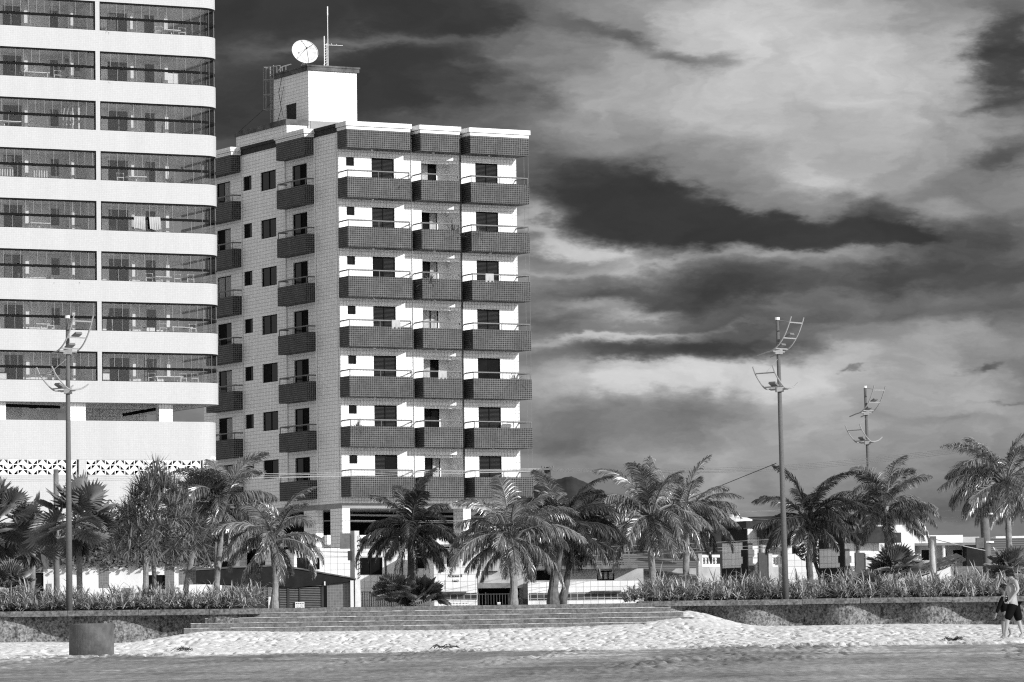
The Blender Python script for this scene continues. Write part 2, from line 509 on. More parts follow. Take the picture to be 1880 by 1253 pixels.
# parapet of the roof: inner faces and the dark side coping
b = MB()
for (y0, y1) in ((-.0, 2.97), (6.78, 12.8), (16.75, DEP)):
    b.box(-.10, .28, y0 + .004, y1, 30.98, 31.16); b.box(-.05, -.003, y0 + .004, y1, 30.66, 30.978)
b.box(WID - .2, WID + .05, .3, DEP, 30.98, 31.12); b.box(0, WID, DEP - .25, DEP + .06, 30.97, 31.11)
part(b, 'coping', [M_cap], apt)

FB = [(-.05, 4.72, 4.05), (4.74, 7.93, 7.30), (8.03, 11.80, 11.93)]      # wall-left, wall-right, front-right
P = 1.2


def front_poly(i, g=0.0):
    L, Rw, Rf = FB[i]
    return [(L - g, 0 if not g else -.002), (L - g, -P - g), (Rf + g * .8, -P - g), (Rw + g * (1 if i == 2 else .0), -.002 if g else 0)]


def inset(poly, t):
    (a, b_, c, d) = poly
    return [(a[0] + t, a[1]), (b_[0] + t, b_[1] + t), (c[0] - t * 1.1, c[1] + t), (d[0] - t * 1.1, d[1])]


def balcony(name, poly, zb_, h, rail=True, slab=True, side=False):
    m = MB()
    inn = inset(poly, .12) if not side else [(poly[0][0], poly[0][1] + .12), (poly[1][0] + .12, poly[1][1] + .12), (poly[2][0] + .12, poly[2][1] - .12), (poly[3][0], poly[3][1] - .12)]
    o = [Vector((p[0], p[1], 0)) for p in poly]; q = [Vector((p[0], p[1], 0)) for p in inn]
    Z = lambda v, z: (v.x, v.y, z)
    for k in range(3):
        vs = [Z(o[k], zb_), Z(o[k + 1], zb_), Z(q[k + 1], zb_), Z(q[k], zb_), Z(o[k], zb_ + h), Z(o[k + 1], zb_ + h), Z(q[k + 1], zb_ + h), Z(q[k], zb_ + h)]
        m.add(vs, [(0, 1, 5, 4)], 0); m.add(vs, [(2, 3, 7, 6)], 1); m.add(vs, [(4, 5, 6, 7)], 2)
    m.add([Z(v, zb_) for v in o], [(3, 2, 1, 0)], 3)
    m.add([Z(v, zb_ + .14) for v in q], [(0, 1, 2, 3)], 1)
    bo = part(m, name, [M_dark, M_white, M_cap, M_concd], apt)
    if rail:
        t = MB(); zr = zb_ + h + .36
        mid = [((o[k].x + q[k].x) / 2, (o[k].y + q[k].y) / 2) for k in range(4)]
        pts = [Vector((mid[k][0], mid[k][1], zr)) for k in range(4)]
        if not side:
            pts[0].x += .05; pts[3].x -= .05
        for k in range(3): t.tube([pts[k], pts[k + 1]], .042, 6)
        for k in (1, 2): t.tube([(pts[k].x, pts[k].y, zb_ + h), pts[k]], .028, 6)
        for k in range(3):
            L_ = (pts[k + 1] - pts[k]).length; nn = max(1, round(L_ / 1.9))
            for j in range(1, nn):
                p_ = pts[k].lerp(pts[k + 1], j / nn); t.tube([(p_.x, p_.y, zb_ + h), p_], .02, 5)
        t.build('railing', [M_rail], bo)
    return bo


for k in range(8):
    for i in range(3):
        if k == 0:
            bo = balcony('roof_band', front_poly(i), zb[0], 1.02, rail=False)
            c = MB(); c.prism(front_poly(i, .02), 30.70, 30.87); c.prism(front_poly(i, .10), 30.895, 31.16)
            c.prism(front_poly(i, -.03), 30.865, 30.9, 1)
            part(c, 'cornice', [M_white, M_cap], apt)
        else:
            balcony('balcony', front_poly(i), zb[k], 1.17)
    for (v0, v1) in ((3.0, 6.75), (12.85, 16.7)):
        poly = [(0, v0), (-.65, v0), (-.65, v1), (0, v1)]
        if k == 0:
            balcony('roof_band', poly, zb[0], 1.02, rail=False, side=True)
            c = MB(); c.box(-.67, .15, v0 - .02, v1 + .02, 30.70, 30.87); c.box(-.75, .2, v0 - .1, v1 + .1, 30.895, 31.16); c.box(-.62, .1, v0 + .03, v1 - .03, 30.866, 30.9, 1)
            part(c, 'cornice', [M_wall, M_cap], apt)
        else:
            balcony('balcony', poly, zb[k], 1.1, side=True)

kinds = ['shutter', 'glass', 'open', 'curtain']
for k in range(1, 8):
    S = zb[k - 1]; zf = zb[k] + .12
    window(apt, 'f', .5, 1.02, S - .93, S - .43, .10, 'glass', n=1, fw=.07)
    k1 = {3: ('open', 'shutter'), 7: ('shutter', 'open')}.get(k, ('shutter', 'shutter'))
    window(apt, 'f', 2.15, 3.62, zf, S - .41, .12, k1)
    k2 = [('curtain', 'glass'), ('open', 'curtain'), ('glass', 'curtain'), ('curtain', 'curtain'), ('curtain', 'open'), ('open', 'glass'), ('glass', 'curtain')][k - 1]
    window(apt, 'f', 6.12, 7.18, zf, S - .30 - .1, 1.50, k2)
    window(apt, 'f', 9.0, 10.5, zf, S - .41, .12, ('glass', 'open') if k == 5 else ('shutter', 'shutter'))
    window(apt, 'l', 11.45, 12.6, S - 1.19, S - .34, .12, ('glass', 'open'))
    window(apt, 'l', 8.15, 10.2, S - 1.44, S - .32, .12, ('glass', 'open') if k in (5, 7) else ('glass', 'glass'))
    window(apt, 'l', 4.05, 5.95, zf, S - .37, .12, ('open', 'glass'))
    window(apt, 'l', 14.4, 16.3, zf, S - .38, .12, [('glass', 'open'), ('curtain', 'glass'), ('curtain', 'open'), ('curtain', 'curtain')][k % 4])
# curved soffit lip over each recess and drain pipes in the joints
for k in range(1, 8):
    S = zb[k - 1]; b = MB()
    pts = [(4.82 + 3.1 * t, .05 + .55 * math.sin(math.pi * t)) for t in [i / 10 for i in range(11)]]
    b.strip(pts, S - .52, S - .362, .06); part(b, 'recess_lip', [M_wall], apt)
for (x, y, r, mm) in ((4.73, -.05, .035, M_white), (7.98, -.06, .05, M_concd), (-.06, .25, .035, M_white), (-.045, 2.96, .04, M_white), (-.05, 6.83, .04, M_white), (-.04, 12.78, .03, M_white)):
    b = MB(); b.tube([(x, y, 9.32), (x, y, 30.6)], r, 6)
    part(b, 'drain_pipe', [mm], apt)
# safety net frames of the end balconies
b = MB()
for z in (zb[0], zb[7] + .05):
    pass
b.tube([(11.93, -.62, 29.66), (11.93, -.62, zb[7] + 1.2)], .012, 4); b.tube([(11.93, -1.12, 29.66), (11.93, -1.12, zb[7] + 1.2)], .01, 4)
part(b, 'net_cable', [M_wire], apt)
# ceiling lamps under the slabs
for (x, y) in ((1.9, -.6), (5.9, -.6), (9.6, -.6)):
    for k in range(0, 8, 1):
        if k and rnd.random() < .55: continue
        b = MB(); b.tube([(x, y, zb[k] - .07), (x, y, zb[k] - .003)], .07, 8)
        part(b, 'ceiling_lamp', [M_white], apt)
# pillars and open car decks below
for (x0, x1, y0, y1) in ((0, .5, 0, 1.5), (7.9, 8.4, 0, 1.2), (11.2, 11.72, 0, 1.2), (0, .5, 3.4, 4.9), (0, .5, 8.6, 10.1), (0, .5, 13.6, 15.1)):
    b = MB(); b.box(x0 + .002, x1, y0 + .002, y1, G, 8.998); part(b, 'pillar', [M_wall], apt)
b = MB()
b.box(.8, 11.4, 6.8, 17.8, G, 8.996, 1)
for (z0, z1, m) in ((7.0, 7.55, 0), (4.6, 5.3, 0)):
    b.box(.55, 11.6, 3.0, 3.15, z0, z1, m); b.box(.55, .7, 3.16, 17.9, z0, z1, m)
    b.box(.7, 11.4, 3.16, 6.79, z0 - .05, z0 + .1, m)
part(b, 'car_deck', [M_wall, M_black], apt)
for z in (8.7, 8.35):
    b = MB(); b.tube([(.6, 2.0, z), (11.3, 2.2, z - .1)], .06, 6); part(b, 'ceiling_pipe', [M_slab], apt)
# penthouse and lift tower
b = MB()
facade(b, 'l', 9.05, 16.0, 30.2, 32.2, [], .1, base=1.2)
b.add([(1.2, 9.05, 30.2), (2.598, 9.05, 30.2), (2.598, 9.05, 32.2), (1.2, 9.05, 32.2), (1.2, 16, 30.2), (9, 16, 30.2), (9, 16, 32.2), (1.2, 16, 32.2), (9, 10.5, 30.2), (9, 10.5, 32.2)], [(0, 1, 2, 3), (5, 4, 7, 6), (8, 5, 6, 9)])
part(b, 'penthouse', [M_wall], apt)
b = MB(); b.box(1.08, 2.64, 8.93, 16.1, 32.2, 32.5); b.box(2.64, 9.1, 13.72, 16.1, 32.2, 32.5); part(b, 'coping', [M_concd], apt)
b = MB()
facade(b, 'l', 8.9, 13.7, 30.2, 35.5, [(10.55, 12.0, 31.9, 33.75, .15)], .15, base=2.6)
b.add([(2.6, 8.9, 30.2), (5.85, 8.9, 30.2), (5.85, 8.9, 35.5), (2.6, 8.9, 35.5), (5.85, 13.7, 30.2), (5.85, 13.7, 35.5), (2.6, 13.7, 30.2), (2.6, 13.7, 35.5)], [(0, 1, 2, 3), (1, 4, 5, 2), (4, 6, 7, 5)])
lift = part(b, 'lift_tower', [M_wall], apt)
b = MB(); b.box(2.67, 5.83, 8.82, 8.896, 31.95, 32.45); b.build('base_band', [M_slab], lift)
b = MB(); b.box(2.48, 5.97, 8.78, 13.82, 35.5, 35.72); b.box(2.43, 6.02, 8.73, 13.87, 35.72, 35.82); b.build('tower_coping', [M_concd], lift)
b = MB(); b.box(2.70, 2.74, 10.56, 11.99, 31.91, 33.74); b.build('louvre_door', [M_shut], lift)
# caged ladder on the far left edge of the lift tower
b = MB()
for y in (13.0, 13.45): b.tube([(2.3, y, 32.6), (2.3, y, 36.3), (2.75, y, 36.3), (2.75, y, 35.83)], .03, 5)
for i in range(13): b.tube([(2.3, 13.0, 32.8 + i * .27), (2.3, 13.45, 32.8 + i * .27)], .018, 4)
for z in (33.6, 34.5, 35.4, 36.2):
    b.tube([(2.3 - .55 * math.sin(t), 13.22 + .36 * math.cos(t), z) for t in [math.pi * i / 8 for i in range(9)]], .022, 5)
for i in range(1, 8, 1):
    t = math.pi * i / 8
    if i % 2: b.tube([(2.3 - .55 * math.sin(t), 13.22 + .36 * math.cos(t), 33.6), (2.3 - .55 * math.sin(t), 13.22 + .36 * math.cos(t), 36.2)], .012, 4)
part(b, 'caged_ladder', [M_slab], apt)
b = MB()
for y in (11.9, 12.4): b.tube([(2.6, y, 35.83), (2.6, y, 36.15)], .03, 5)
b.tube([(2.6, 11.2, 36.15), (2.6, 12.4, 36.15), (2.6, 12.9, 36.0)], .035, 5)
part(b, 'roof_handrail', [M_white], apt)
b = MB(); b.tube([(2.5, 12.2, 35.6), (2.45, 12.6, 34.6), (2.5, 12.4, 33.6), (2.48, 12.9, 32.8)], .02, 4); b.tube([(2.5, 12.0, 34.9), (2.5, 12.5, 33.9), (2.5, 12.1, 33.0)], .015, 4); b.tube([(2.2, 13.2, 34.0), (1.3, 15.9, 32.5)], .018, 4)
part(b, 'cable', [M_steel], apt)

# roof dish: its own thing, standing on the lift tower
def local(e, x, y, z): return e.matrix_world @ Vector((x, y, z)) if False else Vector((e.location.x + math.cos(TH) * x - math.sin(TH) * y, e.location.y + math.sin(TH) * x + math.cos(TH) * y, z))


base = local(apt, 3.0, 10.2, 35.82)
dish = empty('satellite_dish', base, 0)
tag(dish, 'round white satellite dish with dark cross struts on the lift tower roof', 'satellite dish')
m = MB(); rr, nn, kk = .80, 32, 7
ax = Vector((.30, -.84, .40)).normalized(); ux = ax.cross(Vector((0, 0, 1))).normalized(); uz = ux.cross(ax).normalized()
cen = Vector((-.02, -.05, .86))
def dp(r, t, off=0.0): return cen + ux * (r * math.cos(t)) + uz * (r * math.sin(t)) + ax * (.36 * r * r + off)
vs, fs = [], []
for sgn, off in ((0, 0.0), (1, -.03)):
    for j in range(kk + 1):
        for i in range(nn): vs.append(dp(rr * j / kk + .001, 2 * math.pi * i / nn, off))
n0 = (kk + 1) * nn
for j in range(kk):
    for i in range(nn):
        i2 = (i + 1) % nn
        fs.append((j * nn + i, (j + 1) * nn + i, (j + 1) * nn + i2, j * nn + i2)); fs.append((n0 + j * nn + i, n0 + j * nn + i2, n0 + (j + 1) * nn + i2, n0 + (j + 1) * nn + i))
for i in range(nn):
    i2 = (i + 1) % nn; fs.append((kk * nn + i, n0 + kk * nn + i, n0 + kk * nn + i2, kk * nn + i2))
m.add(vs, fs)
m.tube([dp(rr, 2 * math.pi * i / nn) for i in range(nn + 1)], .022, 5, caps=False)
m.build('reflector', [grey('dish_white', .7, .5, .25, 5)], dish, smooth=True)
m = MB(); foc = cen + ax * .62
for t in (2.4, -.75, 1.45, -1.75): m.tube([dp(rr * .97, t), foc], .016, 5)
m.ball(foc, .06)
m.build('feed_struts', [M_steel], dish)
m = MB(); m.tube([(0, 0, 0), (0, 0, .6), cen - ax * .05], .05, 8); m.tube([(-.3, .1, 0), (0, 0, .4)], .025, 6); m.tube([(.3, .1, 0), (0, 0, .4)], .025, 6)
m.build('mount', [M_white], dish)

base = local(apt, 4.3, 9.8, 35.82)
mast = empty('antenna_mast', base, 0)
tag(mast, 'thin tall lattice antenna mast beside the dish on the lift tower', 'antenna')
m = MB()
m.tube([(.08, 0, 0), (.08, 0, 3.2)], .022, 6); m.tube([(.08, 0, 3.2), (.08, 0, 3.75)], .035, 6)
m.build('pole', [M_white], mast)
m = MB()
m.tube([(-.14, 0, 0), (-.14, 0, 1.95)], .03, 6); m.tube([(0, .2, 0), (0, .2, 1.5)], .02, 5)
for i in range(9):
    z = .1 + i * .16; m.tube([(-.14, 0, z), (.08, 0, z + .16)], .014, 4); m.tube([(.08, 0, z), (0, .2, z + .16)], .012, 4)
m.tube([(-.14, 0, .0), (-.22, -.1, 0)], .03, 5); m.tube([(-.14, 0, .28), (-.22, -.1, 0)], .025, 5)
m.build('lattice', [M_white], mast)
m = MB(); m.tube([(-.14, 0, 1.42), (.98, .1, 1.38)], .018, 5); m.tube([(.3, 0, 1.42), (.3, .0, 1.5)], .012, 4); m.tube([(.6, .05, 1.40), (.6, .05, 1.47)], .012, 4)
m.build('boom', [M_white], mast)

# ------------------------------------------------------------------ the white high-rise with glazed verandas
T0 = at(376, 440, 235)
TT = R_(26.9)
tow = empty('white_tower_block', (T0.x, T0.y, G), TT)
tag(tow, 'tall white banded apartment tower with a rounded corner and glazed verandas', 'building')
M_gl = glass('veranda_glass', .86, .9)
M_int = grey('veranda_wall', .82, .8, .12, .8)
M_ceil = grey('veranda_ceiling', .7, .8, .1, 1)
M_bar = grey('dark_handrail', .010, .8, .1, 4, spec=.05)
M_joint = grey('glass_joint', .20, .4, .1, 4)
XL, AR = -14.6, 1.3


def outline(uc, r, back=11.0, n=10, ins=0.0):
    pts = [(XL, ins)] + [(uc + (r - ins) * math.sin(t), r - (r - ins) * math.cos(t)) for t in [math.pi / 2 * i / n for i in range(n + 1)]] + [(uc + r - ins, back)]
    return pts


NB = 10
zt = [37.23 - 2.80 * (k - 2) for k in range(NB)]             # window heads, two floors above the frame first
for k in range(NB):
    ztop = zt[k]; zs = ztop - 1.63; zband = ztop - 2.80 + .0
    # parapet band below this window
    b = MB(); b.strip(outline(-.12, AR), max(zband, 14.8) if k < NB - 1 else 14.8 - 2.8 * 0, zs, .14)
    part(b, 'parapet_band', [M_tower], tow)
    zfl = zs - .40
    b = MB()
    b.prism(outline(-.12, AR, ins=.145) + [(XL, 11.0)], zband + .02 if k < NB - 1 else 14.82, zfl)
    part(b, 'floor_slab', [M_ceil], tow)
    b = MB(); b.strip(outline(-.12, AR), ztop - .002, ztop + .001, .14) if k == 0 else None
    # white pier between the two flats, with the dividing wall behind it
    b = MB(); b.box(-6.49, -6.23, .004, .20, zs - .003, ztop + .003, 0); b.box(-6.44, -6.28, .2, 2.99, zfl + .002, ztop + .01, 1)
    part(b, 'pier', [M_tower, M_int], tow)
    # inner walls of the verandas with their openings
    rr_ = random.Random(40 + k)
    zc = ztop + .018
    b = MB()
    hol = [(-10.85, -9.75, zfl + .02, zfl + 1.98, .12), (-8.05, -7.55, zfl + .9, zfl + 1.85, .12), (-4.6, -3.4, zfl + .02, zfl + 1.92, .12), (-2.35, -1.75, zfl + .02, zfl + 1.90, .12), (-14.0, -12.5, zfl + .02, zfl + 1.95, .12)]
    facade(b, 'f', XL + .1, -1.5, zfl + .001, zc, hol, .12, base=3.0)
    b.box(-1.5, -1.35, 3.0, 6.2, zfl + .001, zc); b.box(-.7, -.5, 4.2, 4.4, zfl + .001, zc)
    b.box(-1.86, -1.66, 1.2, 1.5, zfl + .001, zc, 1); b.box(-7.5, -7.34, 1.2, 1.5, zfl + .001, zc, 1); b.box(-3.92, -3.74, 1.2, 1.5, zfl + .001, zc, 1)
    b.box(-10.25, -10.05, 1.2, 1.5, zfl + .001, zc, 1)
    part(b, 'inner_wall', [M_int, M_white], tow)
    for j, h in enumerate(hol):
        kd = rr_.choice([('glass', 'glass'), ('glass', 'open'), ('curtain', 'open'), ('open', 'glass'), ('open', 'open')])
        window(tow, 'f', h[0], h[1], h[2], h[3], .12, kd if j != 1 else 'glass', base=3.0, n=1 if j in (1, 3) and isinstance(kd, str) else (1 if j == 1 else 2))
    # glazing
    for (x0, x1) in ((XL, -6.5), (-6.22, None)):
        g = MB(); fr = MB()
        if x1 is None:
            pts = [(x0, .07)] + outline(-.12, AR, 6.0, 8, .07)[1:]
        else:
            pts = [(x0, .07), (x1, .07)]
        g.strip(pts, zs + .003, ztop - .102, .012)
        go = part(g, 'glazing', [M_gl], tow)
        fr.strip([(p[0], p[1] - .02) for p in pts], ztop - .10, ztop - .004, .07); fr.strip(pts, zs + .002, zs + .03, .04)
        pr = [(x0, .05), (x1, .05)] if x1 else [(x0, .05)] + outline(-.12, AR, 6.0, 8, .05)[1:]
        fr.strip(pr, zs + .66, zs + .80, .09)
        if x1: fr.box(x1 - .05, x1 - .003, .04, .12, zs + .03, ztop - .07)
        else: fr.box(x0 + .003, x0 + .05, .04, .12, zs + .03, ztop - .07)
        jm = fr
        q = x0 + .45 + rr_.random() * .3
        xe = x1 or -.15
        dens = rr_.choice([.46, .46, .5, .9])
        while q < xe - .1:
            if rr_.random() < .8: jm.box(q, q + .022, .045, .062, zs + .805, ztop - .102, 1)
            q += dens
        q = x0 + .7 + rr_.random() * .6
        while q < xe - .1:
            jm.box(q, q + .022, .045, .062, zs + .031, zs + .659, 1); q += 1.12
        if not x1:
            for t in (.0, .45, .9, 1.35): jm.tube([(-.12 + 1.25 * math.sin(t), AR - 1.25 * math.cos(t), zs + .03), (-.12 + 1.25 * math.sin(t), AR - 1.25 * math.cos(t), ztop - .1)], .016, 4, 1)
            for yy in (2.2, 3.2, 4.2, 5.2): jm.box(1.11, 1.13, yy, yy + .03, zs + .031, ztop - .1, 1)
        fr.build('frame', [M_bar, M_joint], go)
# closing slab above the last built floor, hidden above the frame
b = MB(); b.prism(outline(-.12, AR, ins=.0) + [(XL, 11.0)], zt[0], zt[0] + 1.1); part(b, 'roof', [M_tower], tow)
b = MB()
b.box(XL, -1.36, 6.5, 11.0, 14.9, zt[0] - .01); b.box(XL, XL + .12, .2, 6.49, 14.9, zt[0] - .01)
part(b, 'core_wall', [M_int], tow)
# soffit of the lowest band, the open deck, its columns
b = MB()
for (x0, x1, y0, y1) in ((-7.93, -7.03, .5, .9), (-2.56, -1.75, .7, 1.2), (-12.6, -11.7, .5, .9)):
    b = MB(); b.box(x0, x1, y0, y1, 13.6, 14.819); part(b, 'column', [M_wall], tow)
b = MB(); b.box(-6.0, -1.2, 6.0, 6.2, 11.8, 14.818, 0); b.box(XL, -6.0, 7.6, 7.8, 11.8, 14.818, 1); b.box(-11.0, -9.4, 4.2, 4.4, 11.8, 14.818, 1)
b.box(XL, .6, .16, 9.0, 11.70, 11.85, 1)
part(b, 'deck_wall', [M_wall, M_int], tow)
for q_ in ([(-4.2, 2.0, 14.25), (-1.6, 2.6, 14.7)], [(-8.2, 1.4, 14.6), (-13.5, 1.4, 14.7)], [(-9.6, 1.5, 14.6), (-9.6, 2.4, 14.65)]):
    b = MB(); b.tube(q_, .09, 8); part(b, 'ceiling_pipe', [M_bar], tow)
# blank band, breeze-block band and wall below
b = MB(); b.strip(outline(-.3, AR), 11.64, 13.79, .2); part(b, 'podium_band', [M_tower], tow)
b = MB(); b.strip([(XL, .03)] + outline(-.34, AR, 11, 10, .03)[1:], G, 10.77, .2)
for (x0, x1) in ((-7.63, -7.22),): b.box(x0, x1, .01, .25, 10.775, 11.635)
part(b, 'podium_wall', [M_tower], tow)
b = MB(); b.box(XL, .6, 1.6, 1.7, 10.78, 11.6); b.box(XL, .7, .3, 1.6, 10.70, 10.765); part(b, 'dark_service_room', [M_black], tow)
b = MB(); sz = .285
def block(mb, org, ux_, j, flip):
    """one breeze block: rim and a solid triangular half"""
    O = Vector(org); U = Vector(ux_); N = Vector((U.y, -U.x, 0)); t = .12; w = .022
    def pr(poly):
        n = len(poly); v = [O + U * p[0] + Vector((0, 0, p[1])) for p in poly]; v2 = [p - N * t for p in v]
        mb.add(v + v2, [tuple(range(n)), tuple(range(2 * n - 1, n - 1, -1))] + [(i, n + i, n + (i + 1) % n, (i + 1) % n) for i in range(n)])
    s = sz
    pr([(0, 0), (s, 0), (s, w), (0, w)]); pr([(0, s - w), (s, s - w), (s, s), (0, s)]); pr([(0, w), (w, w), (w, s - w), (0, s - w)]); pr([(s - w, w), (s, w), (s, s - w), (s - w, s - w)])
    a, c = w + .001, s - w - .001
    tri = [[(a, a), (c, a), (c, c)], [(a, a), (c, a), (a, c)], [(a, a), (c, c), (a, c)], [(c, a), (c, c), (a, c)]][flip]
    pr(tri)
for j in range(3):
    z = 10.775 + j * sz
    for i in range(int((-.35 - (XL)) / sz)):
        x = XL + i * sz
        if -7.63 - sz < x < -7.22: continue
        block(b, (x, .03, z), (1, 0, 0), j, [0, 1, 3, 2][(i + j * 2) % 4 if (j % 2 == 0) else (i + 1) % 4])
    for i in range(7):
        t = i * sz / AR + .1
        if t > 1.45: break
        block(b, (-.34 + AR * math.sin(t), AR - AR * math.cos(t) + .03, z), (math.cos(t + .1), math.sin(t + .1), 0), j, (i + j) % 4)
part(b, 'breeze_block_screen', [M_white], tow)
# ------------------------------------------------------------------ ground: sand, street level, hills
import numpy as np


def sstep(a, b, x):
    t = np.clip((x - a) / (b - a), 0, 1); return t * t * (3 - 2 * t)


def vnoise(x, y, seed=0):
    """value noise on numpy arrays"""
    xi = np.floor(x).astype(np.int64); yi = np.floor(y).astype(np.int64)
    xf = x - xi; yf = y - yi
    def h(a, b):
        n = (a * 374761393 + b * 668265263 + seed * 1274126177) & 0xffffffff
        n = ((n ^ (n >> 13)) * 1274126177) & 0xffffffff
        return ((n ^ (n >> 16)) & 0xffff) / 65535.0
    u = xf * xf * (3 - 2 * xf); v = yf * yf * (3 - 2 * yf)
    return (h(xi, yi) * (1 - u) + h(xi + 1, yi) * u) * (1 - v) + (h(xi, yi + 1) * (1 - u) + h(xi + 1, yi + 1) * u) * v


def bound(x):
    """distance at which loose dry sand starts"""
    return 107.5 + 1.5 * np.sin(x * .35) + 4.0 * (vnoise(x * .5, x * 0 + 3.3, 4) - .5) + 7 * (vnoise(x * .17, x * 0 + 9.3, 6) - .5)


def sand_z(x, y, fine=True):
    x = np.asarray(x, float); y = np.asarray(y, float)
    z = .0108 * y
    h = .30 * sstep(-12.5, -10, x) * (1 - sstep(4.0, 9.0, x)) + .12 * sstep(4, 9, x)
    z = z + h * sstep(118, 139.5, y)
    z = z + .5 * np.exp(-((x - 6.0) / 1.5) ** 2) * sstep(134, 144, y)
    z = z + .16 * (vnoise(x * .3, y * .12, 11) - .5) * sstep(120, 140, y)
    dry = sstep(-.3, .3, y - bound(x))
    z = z + dry * (.045 + .10 * (vnoise(x * .22, y * .2, 2) - .5))
    if fine:
        a = .62 * vnoise(x * 8.5, y * 1.7, 5) + .38 * vnoise(x * 4.1 + 5, y * 1.0, 15); b_ = vnoise(x * 10 + 7, y * 3, 8)
        pits = -np.clip(.46 - a, 0, 1) * .38 + np.clip(a - .62, 0, 1) * .07
        z = z + dry * (pits + .035 * (b_ - .5)) * (1 - .5 * sstep(135, 139, y))
        s_ = x - .12 * y
        tr_ = sstep(.48, .62, vnoise(s_ * .9, y * .03 + 2, 41)) * sstep(72, 84, y + .6 * x)
        z = z + (1 - dry) * (tr_ + .25) * .085 * (vnoise(x * 9, y * 1.1, 44) - .45) * (.4 + .6 * vnoise(x * .8, y * .2, 45))
        # ridges left by wheels on the hard sand
        yy = y + .05 * x + 1.8 * (vnoise(x * .08, y * 0 + 1.0, 3) - .5)
        z = z + (1 - dry) * (.014 * (vnoise(x * .25, yy * .9, 21) - .5) + .03 * np.clip(vnoise(x * .5, yy * 1.6, 33) - .72, 0, 1) * (vnoise(x * 3, yy * 4, 12)) * 3)
    return z


def grid_mesh(name, xs, ys, mat, fine=True):
    X, Y = np.meshgrid(xs, ys)
    Z = sand_z(X, Y, fine)
    v = np.stack([X.ravel(), Y.ravel(), Z.ravel()], 1)
    nx, ny = len(xs), len(ys)
    idx = np.arange(nx * ny).reshape(ny, nx)
    f = np.stack([idx[:-1, :-1].ravel(), idx[:-1, 1:].ravel(), idx[1:, 1:].ravel(), idx[1:, :-1].ravel()], 1)
    me = bpy.data.meshes.new(name)
    me.vertices.add(len(v)); me.vertices.foreach_set('co', v.ravel())
    me.loops.add(f.size); me.loops.foreach_set('vertex_index', f.ravel())
    me.polygons.add(len(f)); me.polygons.foreach_set('loop_start', np.arange(len(f)) * 4); me.polygons.foreach_set('loop_total', np.full(len(f), 4))
    me.polygons.foreach_set('use_smooth', np.ones(len(f), bool))
    me.update(calc_edges=True)
    me.materials.append(mat)
    o = bpy.data.objects.new(name, me); col.objects.link(o)
    return o


m, N, b = base_mat('beach_sand', .9, .2)
t = N.n('ShaderNodeTexCoord'); s = N.n('ShaderNodeSeparateXYZ'); N.t.links.new(t.outputs['Object'], s.inputs[0])
x_, y_ = s.outputs[0], s.outputs[1]
cs = N.n('ShaderNodeCombineXYZ'); N.put(cs.inputs[0], N.m('MULTIPLY', N.m('MULTIPLY_ADD', y_, -.12, x_), .42)); N.put(cs.inputs[1], N.m('MULTIPLY', y_, .035))
ch = N.n('ShaderNodeCombineXYZ'); N.put(ch.inputs[0], N.m('MULTIPLY', x_, .10)); N.put(ch.inputs[1], N.m('MULTIPLY', y_, .16)); ch.inputs[2].default_value = 3.0
streak = N.mixf(.5, N.noise(cs.outputs[0], 1.0, 6, .65, .4), N.noise(ch.outputs[0], 1.0, 7, .65, .8))
sg2 = N.n('ShaderNodeMapping'); sg2.inputs['Scale'].default_value = (2.6, .40, 0); N.t.links.new(t.outputs['Object'], sg2.inputs[0])
gr = N.noise(sg2.outputs[0], 2.6, 5, .7)
sp = N.noise(t.outputs['Object'], 7.0, 3, .7)
edge = N.m('ADD', y_, N.mapr(streak, 0, 1, -5, 5))
dryf = N.mapr(N.m('ADD', edge, N.mapr(gr, 0, 1, -5, 5)), 105.5, 108.5, 0, 1, True)
midf = N.mapr(N.m('ADD', edge, N.m('MULTIPLY', x_, .16)), 92, 99, 0, 1, True)
wet = N.m('MULTIPLY', N.mapr(streak, .41, .59, .14, .36), N.mapr(gr, .3, .7, .6, 1.4))
band = N.mapr(N.m('MULTIPLY', N.mapr(streak, .50, .56, 0, 1, True), N.mapr(gr, .42, .6, .2, 1)), 0, 1, 0, .26)
wet = N.m('ADD', wet, N.m('MULTIPLY', band, midf))
wet = N.m('ADD', wet, N.m('MULTIPLY', N.mapr(x_, 0, 16, 0, .10), midf))
dry = N.m('MULTIPLY', N.mapr(gr, .3, .7, .64, .80), N.mapr(sp, .35, .65, .9, 1.05))
setcol(N, b, N.mixf(dryf, wet, dry))
bn = N.n('ShaderNodeBump'); bn.inputs['Strength'].default_value = .5; bn.inputs['Distance'].default_value = .03
N.t.links.new(N.noise(t.outputs['Object'], 9, 4, .7), bn.inputs['Height']); N.t.links.new(bn.outputs[0], b.inputs['Normal'])
M_sand = m

xs = np.concatenate([np.arange(-400, -60, 20.), np.arange(-60, -19.0, 2.), np.arange(-18.5, 19., .042), np.arange(20., 60, 2.), np.arange(60, 401, 20.)])
ys = np.concatenate([np.arange(-60, 40, 5.), np.arange(40, 60, 1.), np.arange(60, 104, .25), np.arange(104, 143.2, .13), np.arange(143.5, 152.2, 1.)])
tag(grid_mesh('sand', xs, ys, M_sand), kind='structure')

M_pave = grey('promenade_paving', .40, .9, .2, 1.2)
b = MB(); b.box(-2500, 2500, 151.0, 4500, G - 1.6, G - .05); b.box(-2500, 4.2, 142.9, 150.999, G - 1.6, G - .052)
# the promenade slab fills the space behind the left wall and the steps
tag(b.build('ground', [M_pave]), kind='structure')
b = MB(); b.box(-60, 70, 158, 164, G - .3, G - .02)
tag(b.build('road', [grey('asphalt', .06, .9, .2, 2)]), kind='structure')

